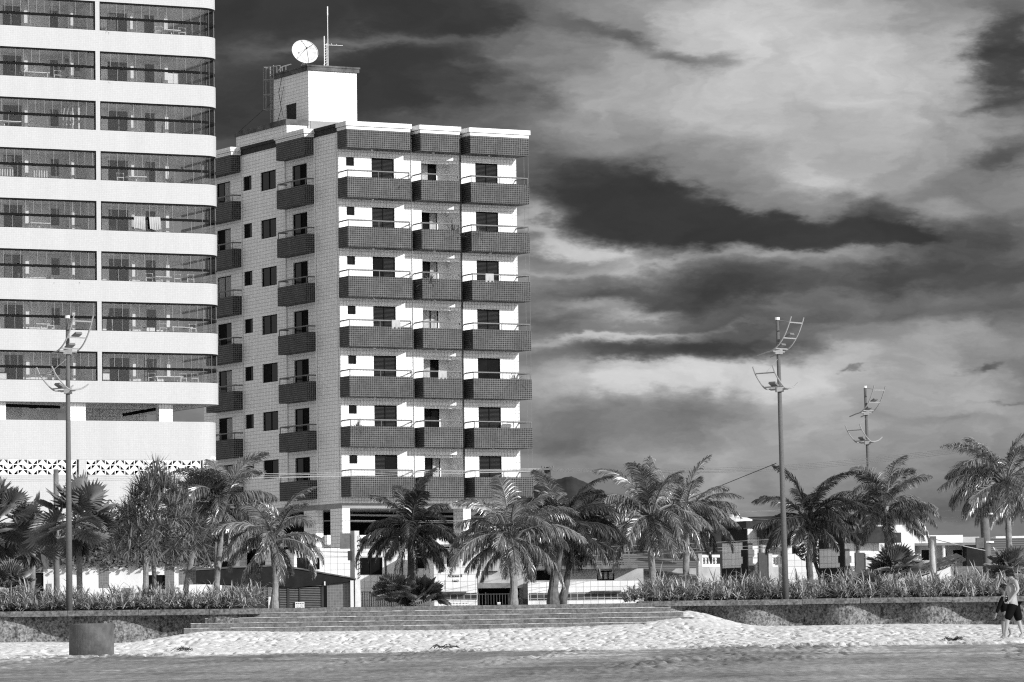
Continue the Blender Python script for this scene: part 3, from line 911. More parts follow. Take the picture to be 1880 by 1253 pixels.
# hills
def hill(name, Y, prof, depth, mat, seed):
    mm = MB(); rr = random.Random(seed)
    pts = []
    for i in range(len(prof) - 1):
        (xa, ya), (xb, yb) = prof[i], prof[i + 1]
        n = max(2, int(abs(xb - xa) / 4))
        for k in range(n):
            q = k / n; pts.append((xa + (xb - xa) * q, ya + (yb - ya) * q + rr.uniform(-.7, .5)))
    pts.append(prof[-1])
    rows = []
    for j in range(6):
        row = []
        for (px, py) in pts:
            p = at(px, py, Y); s_ = (1, .97, .8, .55, .25, 0)[j]
            row.append((p.x * (1 + (j - .5) * depth * .0), Y - depth * (j / 5) , G + (p.z - G) * s_))
        rows.append(row)
    vs = [p for r in rows for p in r]; n = len(pts); fs = []
    for j in range(5):
        for i in range(n - 1): fs.append((j * n + i + 1, j * n + i, (j + 1) * n + i, (j + 1) * n + i + 1))
    back = [(p[0], p[1] + depth, G) for p in rows[0]]
    o = len(vs); vs += back
    for i in range(n - 1): fs.append((i, i + 1, o + i + 1, o + i))
    mm.add(vs, fs)
    return tag(mm.build(name, [mat], smooth=True), kind='structure')


M_hill = grey('hill_forest', .05, .95, .3, .02, spec=.0)
hill('hill', 3200, [(300, 1168), (700, 1050), (900, 930), (985, 890), (1046, 875), (1075, 888), (1092, 902), (1105, 914), (1128, 919), (1150, 924), (1185, 938), (1240, 948), (1330, 957), (1375, 950), (1420, 948), (1470, 956), (1560, 968), (1700, 990), (1850, 1004), (1990, 1008), (2300, 1158)], 500, M_hill, 3)

# ------------------------------------------------------------------ sea walls with their capping, and the steps between them
M_sw = grey('stained_wall', .19, .95, .85, 13, bump=1.0, bscale=18, stain=.75, spec=.05)
M_swc = grey('wall_capping', .15, .9, .6, 12, bump=.6, bscale=16, stain=.45, spec=.05)
M_step = grey('step_concrete', .18, .92, .4, 11, bump=.5, bscale=30, stain=.35, spec=.05)
M_nose = grey('sunlit_sandy_edge', .44, .95, .3, 6, spec=.05)


def seawall(name, label, x0, x1, yc, per, ph, amp, ztop, end0=False, end1=False):
    root = empty(name, ((x0 + x1) / 2, yc, 1.4))
    tag(root, label, 'sea wall')
    def wv(x): return amp * math.sin(2 * math.pi * (x / per) + ph) + .25 * amp * math.sin(2 * math.pi * x / (per * 2.3))
    n = int((x1 - x0) / .12)
    X = [x0 + (x1 - x0) * i / n for i in range(n + 1)]
    m_ = MB()
    rr = random.Random(7)
    rows = 7
    vs = []
    for j in range(rows + 1):
        z = .95 + (ztop - .19 - .95) * j / rows
        for x in X: vs.append((x, yc + wv(x) + rr.uniform(-.012, .012), z))
    k = len(X); fs = [(j * k + i, j * k + i + 1, (j + 1) * k + i + 1, (j + 1) * k + i) for j in range(rows) for i in range(k - 1)]
    m_.add(vs, fs)
    for xe, fl in ((X[0], False), (X[-1], True)):
        q = [(xe, yc + wv(xe), .95), (xe, yc + 1.3, .95), (xe, yc + 1.3, ztop - .19), (xe, yc + wv(xe), ztop - .19)]
        m_.add(q[::-1] if not fl else q, [(0, 1, 2, 3)])
    o = m_.build('wall_face', [M_sw], root, smooth=False); o.location = (-root.location.x, -root.location.y, -root.location.z)
    c = MB(); q = X[0] - .08
    while q < X[-1] + .05:                                   # capping cast in lengths with open joints
        L_ = min(rr.uniform(1.9, 3.3), X[-1] + .08 - q)
        a = q + .006; e = q + L_ - .006
        st_ = max(2, int(L_ / .3)); P_ = [a + (e - a) * i / st_ for i in range(st_ + 1)]
        yo = yc - amp - .16 + rr.uniform(-.015, .015)
        dz = rr.uniform(-.008, .008)
        f1 = [(x, yo + .12 * amp * math.sin(2 * math.pi * x / per + ph) + rr.uniform(-.006, .006)) for x in P_]
        c.prism(f1 + [(e, yc + 1.35), (a, yc + 1.35)], ztop - .188 + dz, ztop + dz)
        q += L_
    o = c.build('capping', [M_swc], root); o.location = (-root.location.x, -root.location.y, -root.location.z)
    return root


seawall('sea_wall', 'wavy stained sea wall on the left behind the round concrete planter', -60, -8.62, 141.0, 3.7, 2.6, .42, G - .01)
seawall('sea_wall', 'wavy stained sea wall on the right behind the two walkers', 4.35, 62, 147.6, 3.15, .6, .42, G + .1)
b = MB(); b.box(4.3, 80, 148.9, 151.2, G - 1.6, G - .054); tag(b.build('planting_bed', [grey('soil', .07, .95, .3, 3)]), kind='structure')

for (x0_, x1_, y0_, y1_, zz_) in ((-60, -8.9, 142.3, 143.4, G + .30), (4.6, 61, 148.9, 150.6, G + .38)):
    b = MB(); nn_ = int((x1_ - x0_) / .4); rb = random.Random(6); vs = []; fs = []
    for j_, (yy, zq) in enumerate(((y0_, G - .2), (y0_ + .15, zz_ - .12), ((y0_ + y1_) / 2, zz_), (y1_ - .15, zz_ - .12), (y1_, G - .2))):
        for i_ in range(nn_ + 1): vs.append((x0_ + (x1_ - x0_) * i_ / nn_, yy, zq + rb.uniform(-.05, .05)))
    for j_ in range(4):
        for i_ in range(nn_): fs.append((j_ * (nn_ + 1) + i_, j_ * (nn_ + 1) + i_ + 1, (j_ + 1) * (nn_ + 1) + i_ + 1, (j_ + 1) * (nn_ + 1) + i_))
    b.add(vs, fs); tag(b.build('bed_soil', [MATS['soil']]), kind='structure')
steps = empty('beach_steps', (-2, 143, 1.6))
tag(steps, 'wide weathered concrete steps down to the sand between the sea walls', 'steps')
rs = random.Random(3)
for i in range(5):
    zt_ = G - .01 - .165 * i
    xl = [-8.55, -9.6, -10.4, -10.85, -11.05][i]; xr = [4.6, 5.2, 5.6, 5.9, 6.2][i]
    yf = 141.35 - .37 * i
    m_ = MB()
    n = 60
    top = [(xl + (xr - xl) * k / n, yf + rs.uniform(-.012, .012)) for k in range(n + 1)]
    m_.prism(top + [(xr, yf + (.39 if i else 7.5)), (xl, yf + (.39 if i else 7.5))], 1.2 if i else G - .9, zt_)
    if i:                                                   # pale strips: sand on each tread edge, its sunlit line painted in
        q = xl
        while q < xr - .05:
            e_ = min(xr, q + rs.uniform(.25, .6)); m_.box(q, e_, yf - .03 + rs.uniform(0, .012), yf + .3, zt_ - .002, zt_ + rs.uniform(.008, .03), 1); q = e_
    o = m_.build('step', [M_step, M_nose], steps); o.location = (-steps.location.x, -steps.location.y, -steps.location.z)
# round planter on the sand
pl = empty('concrete_ring_planter', (at(166, 1205, 107.6).x, 107.9, 1.12))
tag(pl, 'round weathered concrete ring standing on the sand before the left wall', 'planter')
m_ = MB(); n = 48; vs = []; fs = []
for (r, z) in ((.575, -.15), (.575, .86), (.56, .885), (.48, .885), (.47, .86), (.47, .3)):
    for i in range(n): vs.append((r * math.cos(2 * math.pi * i / n), r * math.sin(2 * math.pi * i / n), z))
for j in range(5):
    for i in range(n): fs.append((j * n + i, j * n + (i + 1) % n, (j + 1) * n + (i + 1) % n, (j + 1) * n + i))
m_.add(vs, fs); o = m_.build('ring', [M_concd], pl)
m_ = MB(); m_.add([(.472 * math.cos(2 * math.pi * i / n), .472 * math.sin(2 * math.pi * i / n), .55) for i in range(n)], [tuple(range(n))]); m_.build('soil', [MATS['soil']], pl)

for (px, py, Y, s_, lb) in ((820, 1190, 108.6, .30, 'dark clump of seaweed at the edge of the dry sand below the steps'), (338, 1194, 112.0, .16, 'small dark piece of driftwood on the dry sand right of the concrete ring'), (1752, 1182, 108.6, .22, 'dark clump of seaweed on the sand left of the walkers')):
    p = at(px, py, Y); rr = random.Random(px); b = MB()
    e = empty('seaweed_clump', (p.x, Y, float(sand_z(p.x, Y)) + .01)); tag(e, lb, 'debris')
    pts = [(-s_ + 2 * s_ * i / 9, rr.uniform(-.15, .15), .02 + rr.uniform(0, .05)) for i in range(10)]
    b.tube(pts, [.008 + rr.uniform(.006, .022) for _ in pts], 6)
    for k in range(16):
        q = rr.choice(pts); b.tube([q, (q[0] + rr.uniform(-.12, .12), q[1] + rr.uniform(-.2, .2), q[2] + rr.uniform(.0, .07)), (q[0] + rr.uniform(-.2, .2), q[1] + rr.uniform(-.3, .3), .0)], .008, 4)
    b.build('strands', [MATS['soil']], e)

# ------------------------------------------------------------------ street lamps
M_pole = grey('lamp_pole_concrete', .12, .8, .12, 14, bump=.3, bscale=60)
M_lampmetal = grey('galvanised_arm', .30, .5, .1, 8)
M_lamph = grey('lamp_head_metal', .16, .5, .1, 8)


def lamp_geo():
    root = empty('street_lamp', (0, 0, 0))
    m_ = MB(); H = 9.85
    m_.tube([(0, 0, -.1), (0, 0, H * .5), (0, 0, H)], [.115, .088, .06], 14); m_.build('pole', [M_pole], root, smooth=True)
    m_ = MB(); m_.tube([(0, 0, H), (0, 0, H + .09)], .085, 10); m_.build('pole_cap', [M_white], root)
    def arm(zc, sgn, pts, lamps, stay):
        A = Vector((.72 * sgn, -.69, 0)); B = Vector((.69, .72 * sgn, 0)) if sgn > 0 else Vector((.69, -.72, 0))
        def W_(a, bb, z): return A * a + B * bb + Vector((0, 0, zc + z))
        fr_ = MB()
        def smooth(P_):
            out = []
            for i in range(len(P_) - 1):
                p0 = P_[max(0, i - 1)]; p1 = P_[i]; p2 = P_[i + 1]; p3 = P_[min(len(P_) - 1, i + 2)]
                for k in range(4):
                    t_ = k / 4
                    out.append(tuple(.5 * ((2 * p1[c]) + (-p0[c] + p2[c]) * t_ + (2 * p0[c] - 5 * p1[c] + 4 * p2[c] - p3[c]) * t_ ** 2 + (-p0[c] + 3 * p1[c] - 3 * p2[c] + p3[c]) * t_ ** 3) for c in (0, 1)))
            out.append(P_[-1]); return out
        sp_ = smooth(pts)
        for bb in (-.42, .42): fr_.tube([W_(a, bb, z) for a, z in sp_], .027, 6)
        for (a, z) in (lamps + [stay]): fr_.tube([W_(a, -.42, z), W_(a, .42, z)], .026, 5)
        fr_.tube([W_(0.0, -.38, -.02), W_(0.0, .38, -.02)], .035, 6); fr_.box(-.13, .13, -.13, .13, zc - .12, zc + .06)
        fo = fr_.build('arm_frame', [M_lampmetal], root)
        for (a, z) in lamps:
            lm = MB(); c = W_(a + .05, 0, z + .05)
            P_ = [W_(a - .10, -.14, z), W_(a + .13, -.14, z + .12), W_(a + .13, .14, z + .12), W_(a - .10, .14, z)]
            up = Vector((-A.x * .45, -A.y * .45, .9)) * .07
            lm.add([tuple(p) for p in P_] + [tuple(p + up) for p in P_], [(0, 1, 2, 3), (7, 6, 5, 4), (0, 4, 5, 1), (1, 5, 6, 2), (2, 6, 7, 3), (3, 7, 4, 0)])
            lm.build('lamp_head', [M_lamph], fo)
    arm(8.75, 1, [(-.62, -.16), (-.25, -.06), (0, .0), (.3, .2), (.55, .52), (.72, .85), (.84, 1.15)], [(.12, .07), (.48, .42)], (.76, .95))
    arm(7.42, -1, [(-.55, .20), (-.3, .06), (0, .0), (.3, .02), (.6, .24), (.85, .5), (1.0, .76)], [(.35, .05)], (.86, .52))
    st_ = MB(); st_.tube([(0, 0, H), (.55, -.52, 8.75 + .95)], .010, 4); st_.build('stay_wire', [M_wire], root); st_ = MB(); st_.tube([(0, 0, 8.5), (-.6, -.58, 7.42 + .52)], .010, 4); st_.build('stay_wire', [M_wire], root)
    return root


GL = 'street lamps with curved ladder arms'
l1 = lamp_geo(); b1 = at(128, 1123, 141.1); l1.location = (b1.x, 141.0, G - .01)
tag(l1, 'tall street lamp with curved arms standing in front of the white banded tower', 'street lamp', GL)
l2 = copy_tree(l1); b2 = at(1440.5, 1100, 148.4); l2.location = (b2.x, 147.7, G + .1); l2.rotation_euler = (0, R_(-.7), R_(8))
tag(l2, 'tallest street lamp against the cloudy sky, rising from the right flower bed', 'street lamp', GL)
l3 = copy_tree(l1); b3 = at(1603, 1000, 188); l3.location = (b3.x, 188, G); l3.rotation_euler = (0, R_(-1.3), R_(2))
tag(l3, 'farther smaller street lamp rising behind the second palm from the right', 'street lamp', GL)

# ------------------------------------------------------------------ utility poles and wires
M_up = grey('utility_pole_concrete', .50, .85, .18, 3, bump=.3, bscale=20)


def util(px, pyt, Y, r, label, arms=(), square=True, extra=None, zb_=G, mat=None, lean=0):
    p = at(px, 1060, Y); zt_ = at(px, pyt, Y).z
    root = empty('utility_pole', (p.x, Y, zb_)); tag(root, label, 'utility pole')
    m_ = MB(); H = zt_ - zb_
    m_.tube([(0, 0, -.1), (lean * .5, 0, H * .5), (lean, 0, H)], [r * 1.25, r * 1.1, r], 4 if square else 12)
    m_.build('pole', [mat or M_up], root, smooth=not square)
    for (dz, w, yy) in arms:
        a = MB(); a.box(-w, w, -r - .1, -r, H - dz, H - dz + .1); ao = a.build('crossarm', [M_conc], root)
        for k in (-1, -.4, .4, 1):
            i_ = MB(); i_.tube([(w * .9 * k, -r - .05, H - dz + .1), (w * .9 * k, -r - .05, H - dz + .2)], .03, 6); i_.build('insulator', [M_conc], ao)
    if extra: extra(root, H, r)
    return root


def boxes(root, H, r):
    m_ = MB(); m_.box(-.62, -.2, -.2, .2, H - .75, H - .1); m_.build('transformer_box', [M_conc], root)
    m_ = MB(); m_.box(-.3, -.16, -.15, .1, H - 1.25, H - .85); m_.build('meter_box', [M_steel], root)
    m_ = MB(); rr = random.Random(9)
    for k in range(9): m_.tube([(.12 + rr.uniform(0, .15), -.1, H - .2 - k * .2), (.2 + rr.uniform(0, .2), -.15, H - .35 - k * .2), (.1, -.1, H - .45 - k * .2)], .022, 4)
    m_.build('cable_bundle', [M_steel], root)


util(652, 975, 178, .19, 'white sunlit concrete utility pole with grey boxes at its top beside the tiled building', extra=boxes)
util(1008, 858, 205, .16, 'thin dark utility pole with a short crossarm peeping above the palms', arms=((.15, .3, 0), (.9, .22, 0)), mat=M_steel)
util(1714, 985, 160, .13, 'slender pale concrete pole in front of the low tiled roof', square=False)
util(1681, 938, 215, .14, 'dark utility pole with short top arm behind the second palm from the right', arms=((.2, .55, 0),), mat=M_conc)
util(104, 862, 165, .10, 'thin pale pole half hidden by the fan palm beside the left street lamp', square=False, mat=M_conc)


def meter(root, H, r):
    m_ = MB(); m_.box(-.5, -.2, -.3, .0, 2.1, 2.5); m_.build('meter_box', [M_conc], root)
    for z in (1.0, 2.3, 3.4):
        m_ = MB(); m_.tube([(0, 0, z), (0, 0, z + .06)], r * 1.35, 12); m_.build('band', [M_white], root)


util(1816, 815, 163, .16, 'thick round concrete utility pole beside the large palm at the far right', square=False, extra=meter, lean=-.25, mat=M_conc)


def wire(pts, r, label, sag=.02, grp='overhead wires', mat=None):
    m_ = MB(); out = []
    for i in range(len(pts) - 1):
        a = at(*pts[i]); c = at(*pts[i + 1]); L_ = (c - a).length
        for k in range(13):
            t_ = k / 12; p = a.lerp(c, t_); p.z -= sag * L_ * 4 * t_ * (1 - t_)
            if k or i == 0: out.append(p)
    m_.tube(out, r, 4, caps=False)
    return tag(m_.build('overhead_wire', [mat or M_wire]), label, 'wire', grp)


GRP = 'parallel power lines over the palms'
M_wl = grey('bright_wire', .55, .5, .1, 3)
for k, (ya, yb, yc, yd) in enumerate(((856, 862, 857, 812), (860, 864, 860, 815), (864, 867, 863, 818), (868, 866, 866, 821))):
    wire([(-60, ya + 16, 205), (1008, yb - 2, 205), (1420, yc - 1, 184), (1812, yd + 3, 163)], .011, ['topmost', 'second highest', 'second lowest', 'lowest'][k] + ' of the four pale power lines running above the palms', .004, GRP, M_wl)
for k, (ya, yb) in enumerate(((957, 955), (1005, 1008), (1012, 1018), (1020, 1024))):
    wire([(560, ya, 178), (652, (ya + yb) / 2, 178), (1100, yb - 4, 185), (1460, yb - 20, 190)], .010, ['highest', 'second', 'third', 'lowest'][k] + ' of four thin street wires crossing behind the middle palms', .004, 'low street wires behind the palms', M_wire)
for k, (ya, yb) in enumerate(((936, 938), (950, 944), (958, 952))):
    wire([(1290, ya, 200), (1681, ya + 4, 200), (1990, yb - 20, 190)], .010, ['top', 'middle', 'bottom'][k] + ' wire of three sagging low over the right-hand houses', .008, 'low street wires over the right-hand houses', M_wire)
wire([(1425, 851, 148.9), (1160, 958, 200)], .014, 'single dark cable sloping down left from the tallest lamp', .0, None, M_steel)
wire([(1714, 990, 160), (1814, 1012, 163)], .014, 'short sloping cable between the slender pale pole and the thick right pole', .004, None, M_up)
# ------------------------------------------------------------------ vegetation
M_palm = leafmat('palm_leaf', .17, .65, .30, .9, .08)
M_palmd = leafmat('palm_leaf_dark', .05, .6, .36, .6, .08)
M_fan = leafmat('fan_palm_leaf', .15, .45, .36, .8, .14)
M_pand = leafmat('sword_leaf', .16, .65, .4, .6, .12)
M_bed = leafmat('bed_leaf', .33, .65, .5, .5, .15)
M_trunk = grey('palm_trunk', .26, .95, .3, 5, bump=.8, bscale=12, stain=.45)
M_trunkd = grey('dark_trunk', .13, .95, .35, 6, bump=.6, bscale=12, stain=.4)
M_nut = grey('green_coconut', .30, .45, .2, 6)
M_husk = grey('dry_sheath', .12, .95, .4, 6, bump=.5)


def frond(mb, org, az, el, L, droop, rr, wid=.5, nleaf=46, hang=.45, m=0, curl=0.0):
    """one feather frond: curved rachis with two rows of narrow hanging leaflets"""
    n = 16; P_ = [Vector(org)]; D = []
    for i in range(n):
        t = i / n
        e = el - droop * t ** 1.25
        a = az + curl * t
        d = Vector((math.cos(e) * math.cos(a), math.cos(e) * math.sin(a), math.sin(e)))
        D.append(d); P_.append(P_[-1] + d * (L / n))
    D.append(D[-1])
    mb.tube(P_, [.034 * (1 - .85 * i / n) + .004 for i in range(n + 1)], 4, m, caps=False)
    tw = rr.uniform(-.5, .5)
    for k in range(nleaf):
        t = .14 + .86 * (k + rr.uniform(-.3, .3)) / nleaf
        t = min(.995, max(.1, t))
        i = min(n - 1, int(t * n)); q = t * n - i
        p = P_[i].lerp(P_[i + 1], q); d = D[i]
        s = d.cross(Vector((0, 0, 1)))
        if s.length < .05: s = Vector((math.sin(az), -math.cos(az), 0))
        s.normalize(); up = s.cross(d).normalized()
        s2 = s * math.cos(tw) + up * math.sin(tw)
        ll = wid * (math.sin(math.pi * min(1, (t * .90 + .12))) ** .5) * rr.uniform(.82, 1.12)
        if t > .9: ll *= .75
        for sg_ in (1, -1):
            if rr.random() < .03: continue
            fwd = .75 + .7 * t + rr.uniform(-.12, .12)
            dv = (s2 * sg_ * 1.0 + d * fwd + up * rr.uniform(.02, .30)).normalized()
            dn = Vector((0, 0, -1))
            h = hang * rr.uniform(.6, 1.3)
            d1 = (dv * (1 - h * .35) + dn * h * .35).normalized(); d2 = (dv * (1 - h) + dn * h * 1.1).normalized(); d3 = (dv * (1 - h) * .6 + dn * h * 1.6).normalized()
            a = p; b_ = a + d1 * ll * .4; c = b_ + d2 * ll * .35; e_ = c + d3 * ll * .3
            wv = d.cross(d1)
            if wv.length < .05: wv = up
            wv = (d * .75 + wv.normalized() * rr.uniform(-.6, .6)).normalized() * (.0175 * rr.uniform(.8, 1.25))
            mb.add([a - wv * .6, a + wv * .6, b_ + wv, b_ - wv, c + wv * .8, c - wv * .8, e_], [(0, 1, 2, 3), (3, 2, 4, 5), (5, 4, 6)], m)


def coconut(px, py_base, py_crown, Y, label, seed, scale=1.0, nf=22, lean=0.0, dark=False, nuts=0, extra=(), skirt=0, grp='coconut palms along the promenade', base_z=G, px_crown=None, tr=.13, nl=100, droopy=1.0):
    rr = random.Random(seed)
    pb = at(px, py_base, Y); pc = at(px_crown if px_crown is not None else px, py_crown, Y)
    root = empty('coconut_palm', (pb.x, Y, base_z)); tag(root, label, 'palm tree', grp)
    H = pc.z - base_z; dx = pc.x - pb.x
    m_ = MB(); n = max(8, int(H / .16)); pts = []; rad = []
    for i in range(n + 1):
        t = i / n
        pts.append((dx * t ** 1.5 + .03 * math.sin(t * 7 + seed), .05 * math.sin(t * 5), H * t - .1 * (i == 0)))
        rad.append((tr * (1.45 - .45 * min(1, t * 4)) if t < .25 else tr) * (1 - .12 * t) * (1.0 + (.07 if i % 2 else -.03)))
    m_.tube(pts, rad, 12); m_.build('trunk', [M_trunkd if dark else M_trunk], root)
    c = Vector((dx, 0, H)); mb = MB()
    for i in range(nf):
        u = (i + .5) / nf
        az = i * 2.39996 + rr.uniform(-.55, .55)
        el = R_(84 - 118 * u ** .95 + rr.uniform(-14, 14)); 
        L = scale * (2.0 + .7 * math.sin(math.pi * min(1, u + .15))) * rr.uniform(.78, 1.15)
        dr = R_(40 + 62 * (1 - abs(u - .45)) + rr.uniform(-12, 14)) * droopy
        if u > .8: dr = R_(38 + rr.uniform(-10, 15))
        frond(mb, c + Vector((math.cos(az), math.sin(az), 0)) * .1 + Vector((0, 0, .12 - .2 * u)), az, el, L, dr, rr, wid=.60 * scale, hang=.22 + .5 * u, nleaf=nl, curl=rr.uniform(-.25, .25))
    for (azd, eld, L, drd) in extra:                         # fronds that stand out in silhouette
        frond(mb, c + Vector((0, 0, -.02)), R_(azd), R_(eld), L, R_(drd), rr, wid=.6 * scale, hang=.62, nleaf=nl)
    mb.build('crown', [M_palmd if dark else M_palm], root)
    if skirt:
        mb = MB()
        for i in range(skirt):
            az = rr.uniform(0, 6.28)
            frond(mb, c + Vector((math.cos(az) * .12, math.sin(az) * .12, -.25)), az, R_(-52 + rr.uniform(-18, 14)), scale * rr.uniform(1.3, 1.9), R_(34), rr, wid=.35, hang=.8, nleaf=30)
        mb.build('dead_fronds', [M_husk], root)
    mb = MB()
    for i in range(14):
        az = rr.uniform(0, 6.28); a = c + Vector((math.cos(az) * .08, math.sin(az) * .08, -.35 + .3 * rr.random()))
        mb.tube([a, a + Vector((math.cos(az) * .2, math.sin(az) * .2, .25)), a + Vector((math.cos(az) * .34, math.sin(az) * .34, .38))], [.05, .05, .02], 5)
    mb.build('sheaths', [M_husk], root)
    for i in range(nuts):
        az = rr.uniform(2.6, 6.6); r_ = rr.uniform(.14, .30)
        nb = MB(); nb.ball((c.x + math.cos(az) * r_, c.y + math.sin(az) * r_, c.z - .22 - rr.uniform(0, .30)), .085 * rr.uniform(.85, 1.15), 10, 7, sq=(1, 1, 1.15))
        nb.build('coconut', [M_nut], root, smooth=True)
    return root


# azimuth: 0 = right, 90 = away, 180 = left, 270 = towards the camera
coconut(505, 1119, 993, 146.5, 'slim coconut palm with a spotted trunk before the slatted gate', 11, .92, 19, px_crown=503, tr=.115, extra=((-20, 12, 2.0, 95), (195, 10, 1.9, 95), (5, 28, 1.9, 70), (170, 35, 1.7, 75)))
coconut(752, 1100, 975, 153, 'dark coconut palm in front of the tiled building ground floor', 23, .98, 22, dark=True, px_crown=755, skirt=7, extra=((182, 14, 2.0, 60), (205, -5, 2.0, 80), (0, 8, 1.8, 40), (15, 15, 2.1, 85)))
coconut(943, 1111, 985, 148.5, 'large coconut palm bearing pale coconuts at the top of the steps', 37, 1.12, 24, px_crown=938, nuts=14, tr=.13, extra=((10, 30, 2.5, 105), (190, 25, 2.2, 95), (262, -20, 2.3, 60), (225, -10, 2.4, 75), (300, -20, 2.4, 65), (170, 45, 2.3, 80)))
coconut(1016, 1109, 968, 152, 'dark double-fronded coconut palm leaning right with a thick trunk near the steps', 41, 1.05, 22, dark=True, px_crown=1030, tr=.17, skirt=5, extra=((5, 10, 2.3, 60), (345, -10, 2.4, 70), (200, -15, 2.0, 60)))  # this palm and the next: shade put into the colour by darker leaf and trunk
coconut(1033, 1109, 985, 154, 'thinner dark coconut palm just right of the thick-trunked one', 43, .95, 16, dark=True, px_crown=1062, tr=.13, extra=((0, -15, 2.0, 55), (350, 25, 2.0, 80), (20, 50, 2.0, 70)))
coconut(1198, 1075, 948, 156, 'broad coconut palm at the left end of the right flower bed', 57, 1.12, 25, px_crown=1196, nuts=8, extra=((350, 22, 2.6, 85), (195, 20, 2.4, 80), (222, -10, 2.5, 80), (280, -25, 2.2, 55), (165, 35, 2.3, 60), (310, -30, 2.2, 50), (90, 80, 2.4, 10)))
coconut(1262, 1075, 952, 161, 'coconut palm half hidden behind the broad one, its fronds arching right', 59, 1.0, 22, px_crown=1257, extra=((355, 20, 2.4, 75), (5, 45, 2.3, 80), (340, 5, 2.3, 70)))
coconut(1487, 1075, 955, 160, 'dark coconut palm just right of the tallest street lamp', 63, 1.0, 24, dark=True, px_crown=1484, extra=((185, 14, 2.3, 50), (200, -5, 2.1, 70), (0, 30, 2.2, 80), (350, 0, 2.3, 60), (275, -35, 2.1, 40), (10, 10, 2.1, 45)))
coconut(1634, 1075, 930, 163, 'tall coconut palm in front of the farther street lamp', 71, 1.02, 24, px_crown=1625, extra=((182, 25, 2.1, 60), (200, 5, 2.2, 85), (2, 22, 2.2, 60), (345, 8, 2.4, 75), (275, -30, 2.2, 50), (330, -20, 2.2, 50)))
coconut(1858, 1040, 885, 158, 'highest coconut palm at the far right edge with a few coconuts', 83, 1.18, 24, px_crown=1846, nuts=6, tr=.12, extra=((178, 25, 2.8, 75), (190, 10, 2.6, 90), (215, -10, 2.6, 60), (160, 40, 2.6, 85), (205, -5, 2.4, 80)))
coconut(1893, 1060, 912, 170, 'coconut palm cut by the right picture edge behind the highest one', 85, 1.0, 18)
coconut(398, 1085, 925, 150, 'coconut palm with hanging fronds and a coconut cluster left of the slim palm', 91, 1.05, 22, nuts=9, px_crown=408, tr=.11, extra=((335, -15, 2.9, 45), (0, 35, 2.2, 75), (20, 15, 2.1, 70), (345, 10, 2.0, 80), (300, -40, 2.6, 30), (180, 10, 1.9, 60)))


def fan_leaf(mb, c, az, el, Lp, R0, rr, nseg=20, spread=205, m=0, mp_=0):
    d = Vector((math.cos(el) * math.cos(az), math.cos(el) * math.sin(az), math.sin(el)))
    s = d.cross(Vector((0, 0, 1)))
    if s.length < .05: s = Vector((1, 0, 0))
    s.normalize(); up = s.cross(d).normalized()
    h = c + d * Lp + Vector((0, 0, -.10 * Lp))
    mb.tube([c, c.lerp(h, .5) + Vector((0, 0, .03)), h], [.03, .02, .016], 4, mp_, caps=False)
    tilt = rr.uniform(-.5, .35); d = (d + Vector((0, 0, tilt * .6))).normalized(); up = s.cross(d).normalized()
    roll = rr.uniform(-.7, .7); s, up = (s * math.cos(roll) + up * math.sin(roll)), (up * math.cos(roll) - s * math.sin(roll))
    pr = None; rows = []
    for i in range(nseg * 2 + 1):
        a = R_(-spread / 2 + spread * i / (nseg * 2))
        fold = (.018 if i % 2 else -.018)
        cup = .16 * abs(math.sin(a))
        dirv = (d * math.cos(a) + s * math.sin(a) + up * cup).normalized()
        rows.append((dirv, fold))
    vs = [h]; fs = []
    for (dv, fo) in rows:
        vs.append(h + dv * R0 * .33 + up * fo * 1.2); vs.append(h + dv * R0 * .70 + up * fo * 2.4 + Vector((0, 0, -.03 * R0)))
    for i in range(nseg * 2):
        a = 1 + i * 2; b_ = a + 2
        fs.append((0, a, b_)); fs.append((a, a + 1, b_ + 1, b_))
    for i in range(nseg):                                   # free tips
        ia = 1 + (2 * i) * 2 + 1; ib = ia + 2; ic = ia + 4
        dv = rows[2 * i + 1][0]; tip = h + dv * R0 * rr.uniform(.96, 1.12) + Vector((0, 0, -.12 * R0 * rr.uniform(.4, 1.5)))
        vs.append(tip); t_ = len(vs) - 1
        fs.append((ia, t_, ib)); fs.append((ib, t_, ic))
    mb.add(vs, fs, m)


def fanpalm(px, py_base, py_crown, Y, label, seed, n=16, R0=.85, Lp=.8, tr=.10, px_crown=None, skirt=5, elmin=-35, grp='broad-leaved fan palms'):
    rr = random.Random(seed)
    pb = at(px, py_base, Y); pc = at(px_crown or px, py_crown, Y); H = max(.15, pc.z - G)
    root = empty('fan_palm', (pb.x, Y, G)); tag(root, label, 'palm tree', grp)
    dx = pc.x - pb.x
    if H > .6:
        m_ = MB(); k = int(H / .18)
        m_.tube([(dx * (i / k) ** 1.3, 0, H * i / k - .1 * (i == 0)) for i in range(k + 1)], [tr * (1.35 if i < 2 else 1) * (1 + .06 * (i % 2)) for i in range(k + 1)], 12)
        m_.build('trunk', [M_trunk], root)
    mb = MB(); c = Vector((dx, 0, H))
    for i in range(n):
        u = (i + .5) / n; az = i * 2.39996 + rr.uniform(-.3, .3); el = R_(84 - (84 - elmin) * u + rr.uniform(-8, 8))
        fan_leaf(mb, c, az, el, Lp * rr.uniform(.75, 1.15), R0 * rr.uniform(.85, 1.1), rr)
    mb.build('crown', [M_fan], root)
    if skirt:
        mb = MB()
        for i in range(skirt): fan_leaf(mb, c, rr.uniform(0, 6.28), R_(rr.uniform(-80, -55)), Lp * .7, R0 * .7, rr, nseg=12, spread=110)
        mb.build('dead_leaves', [M_husk], root)
    return root


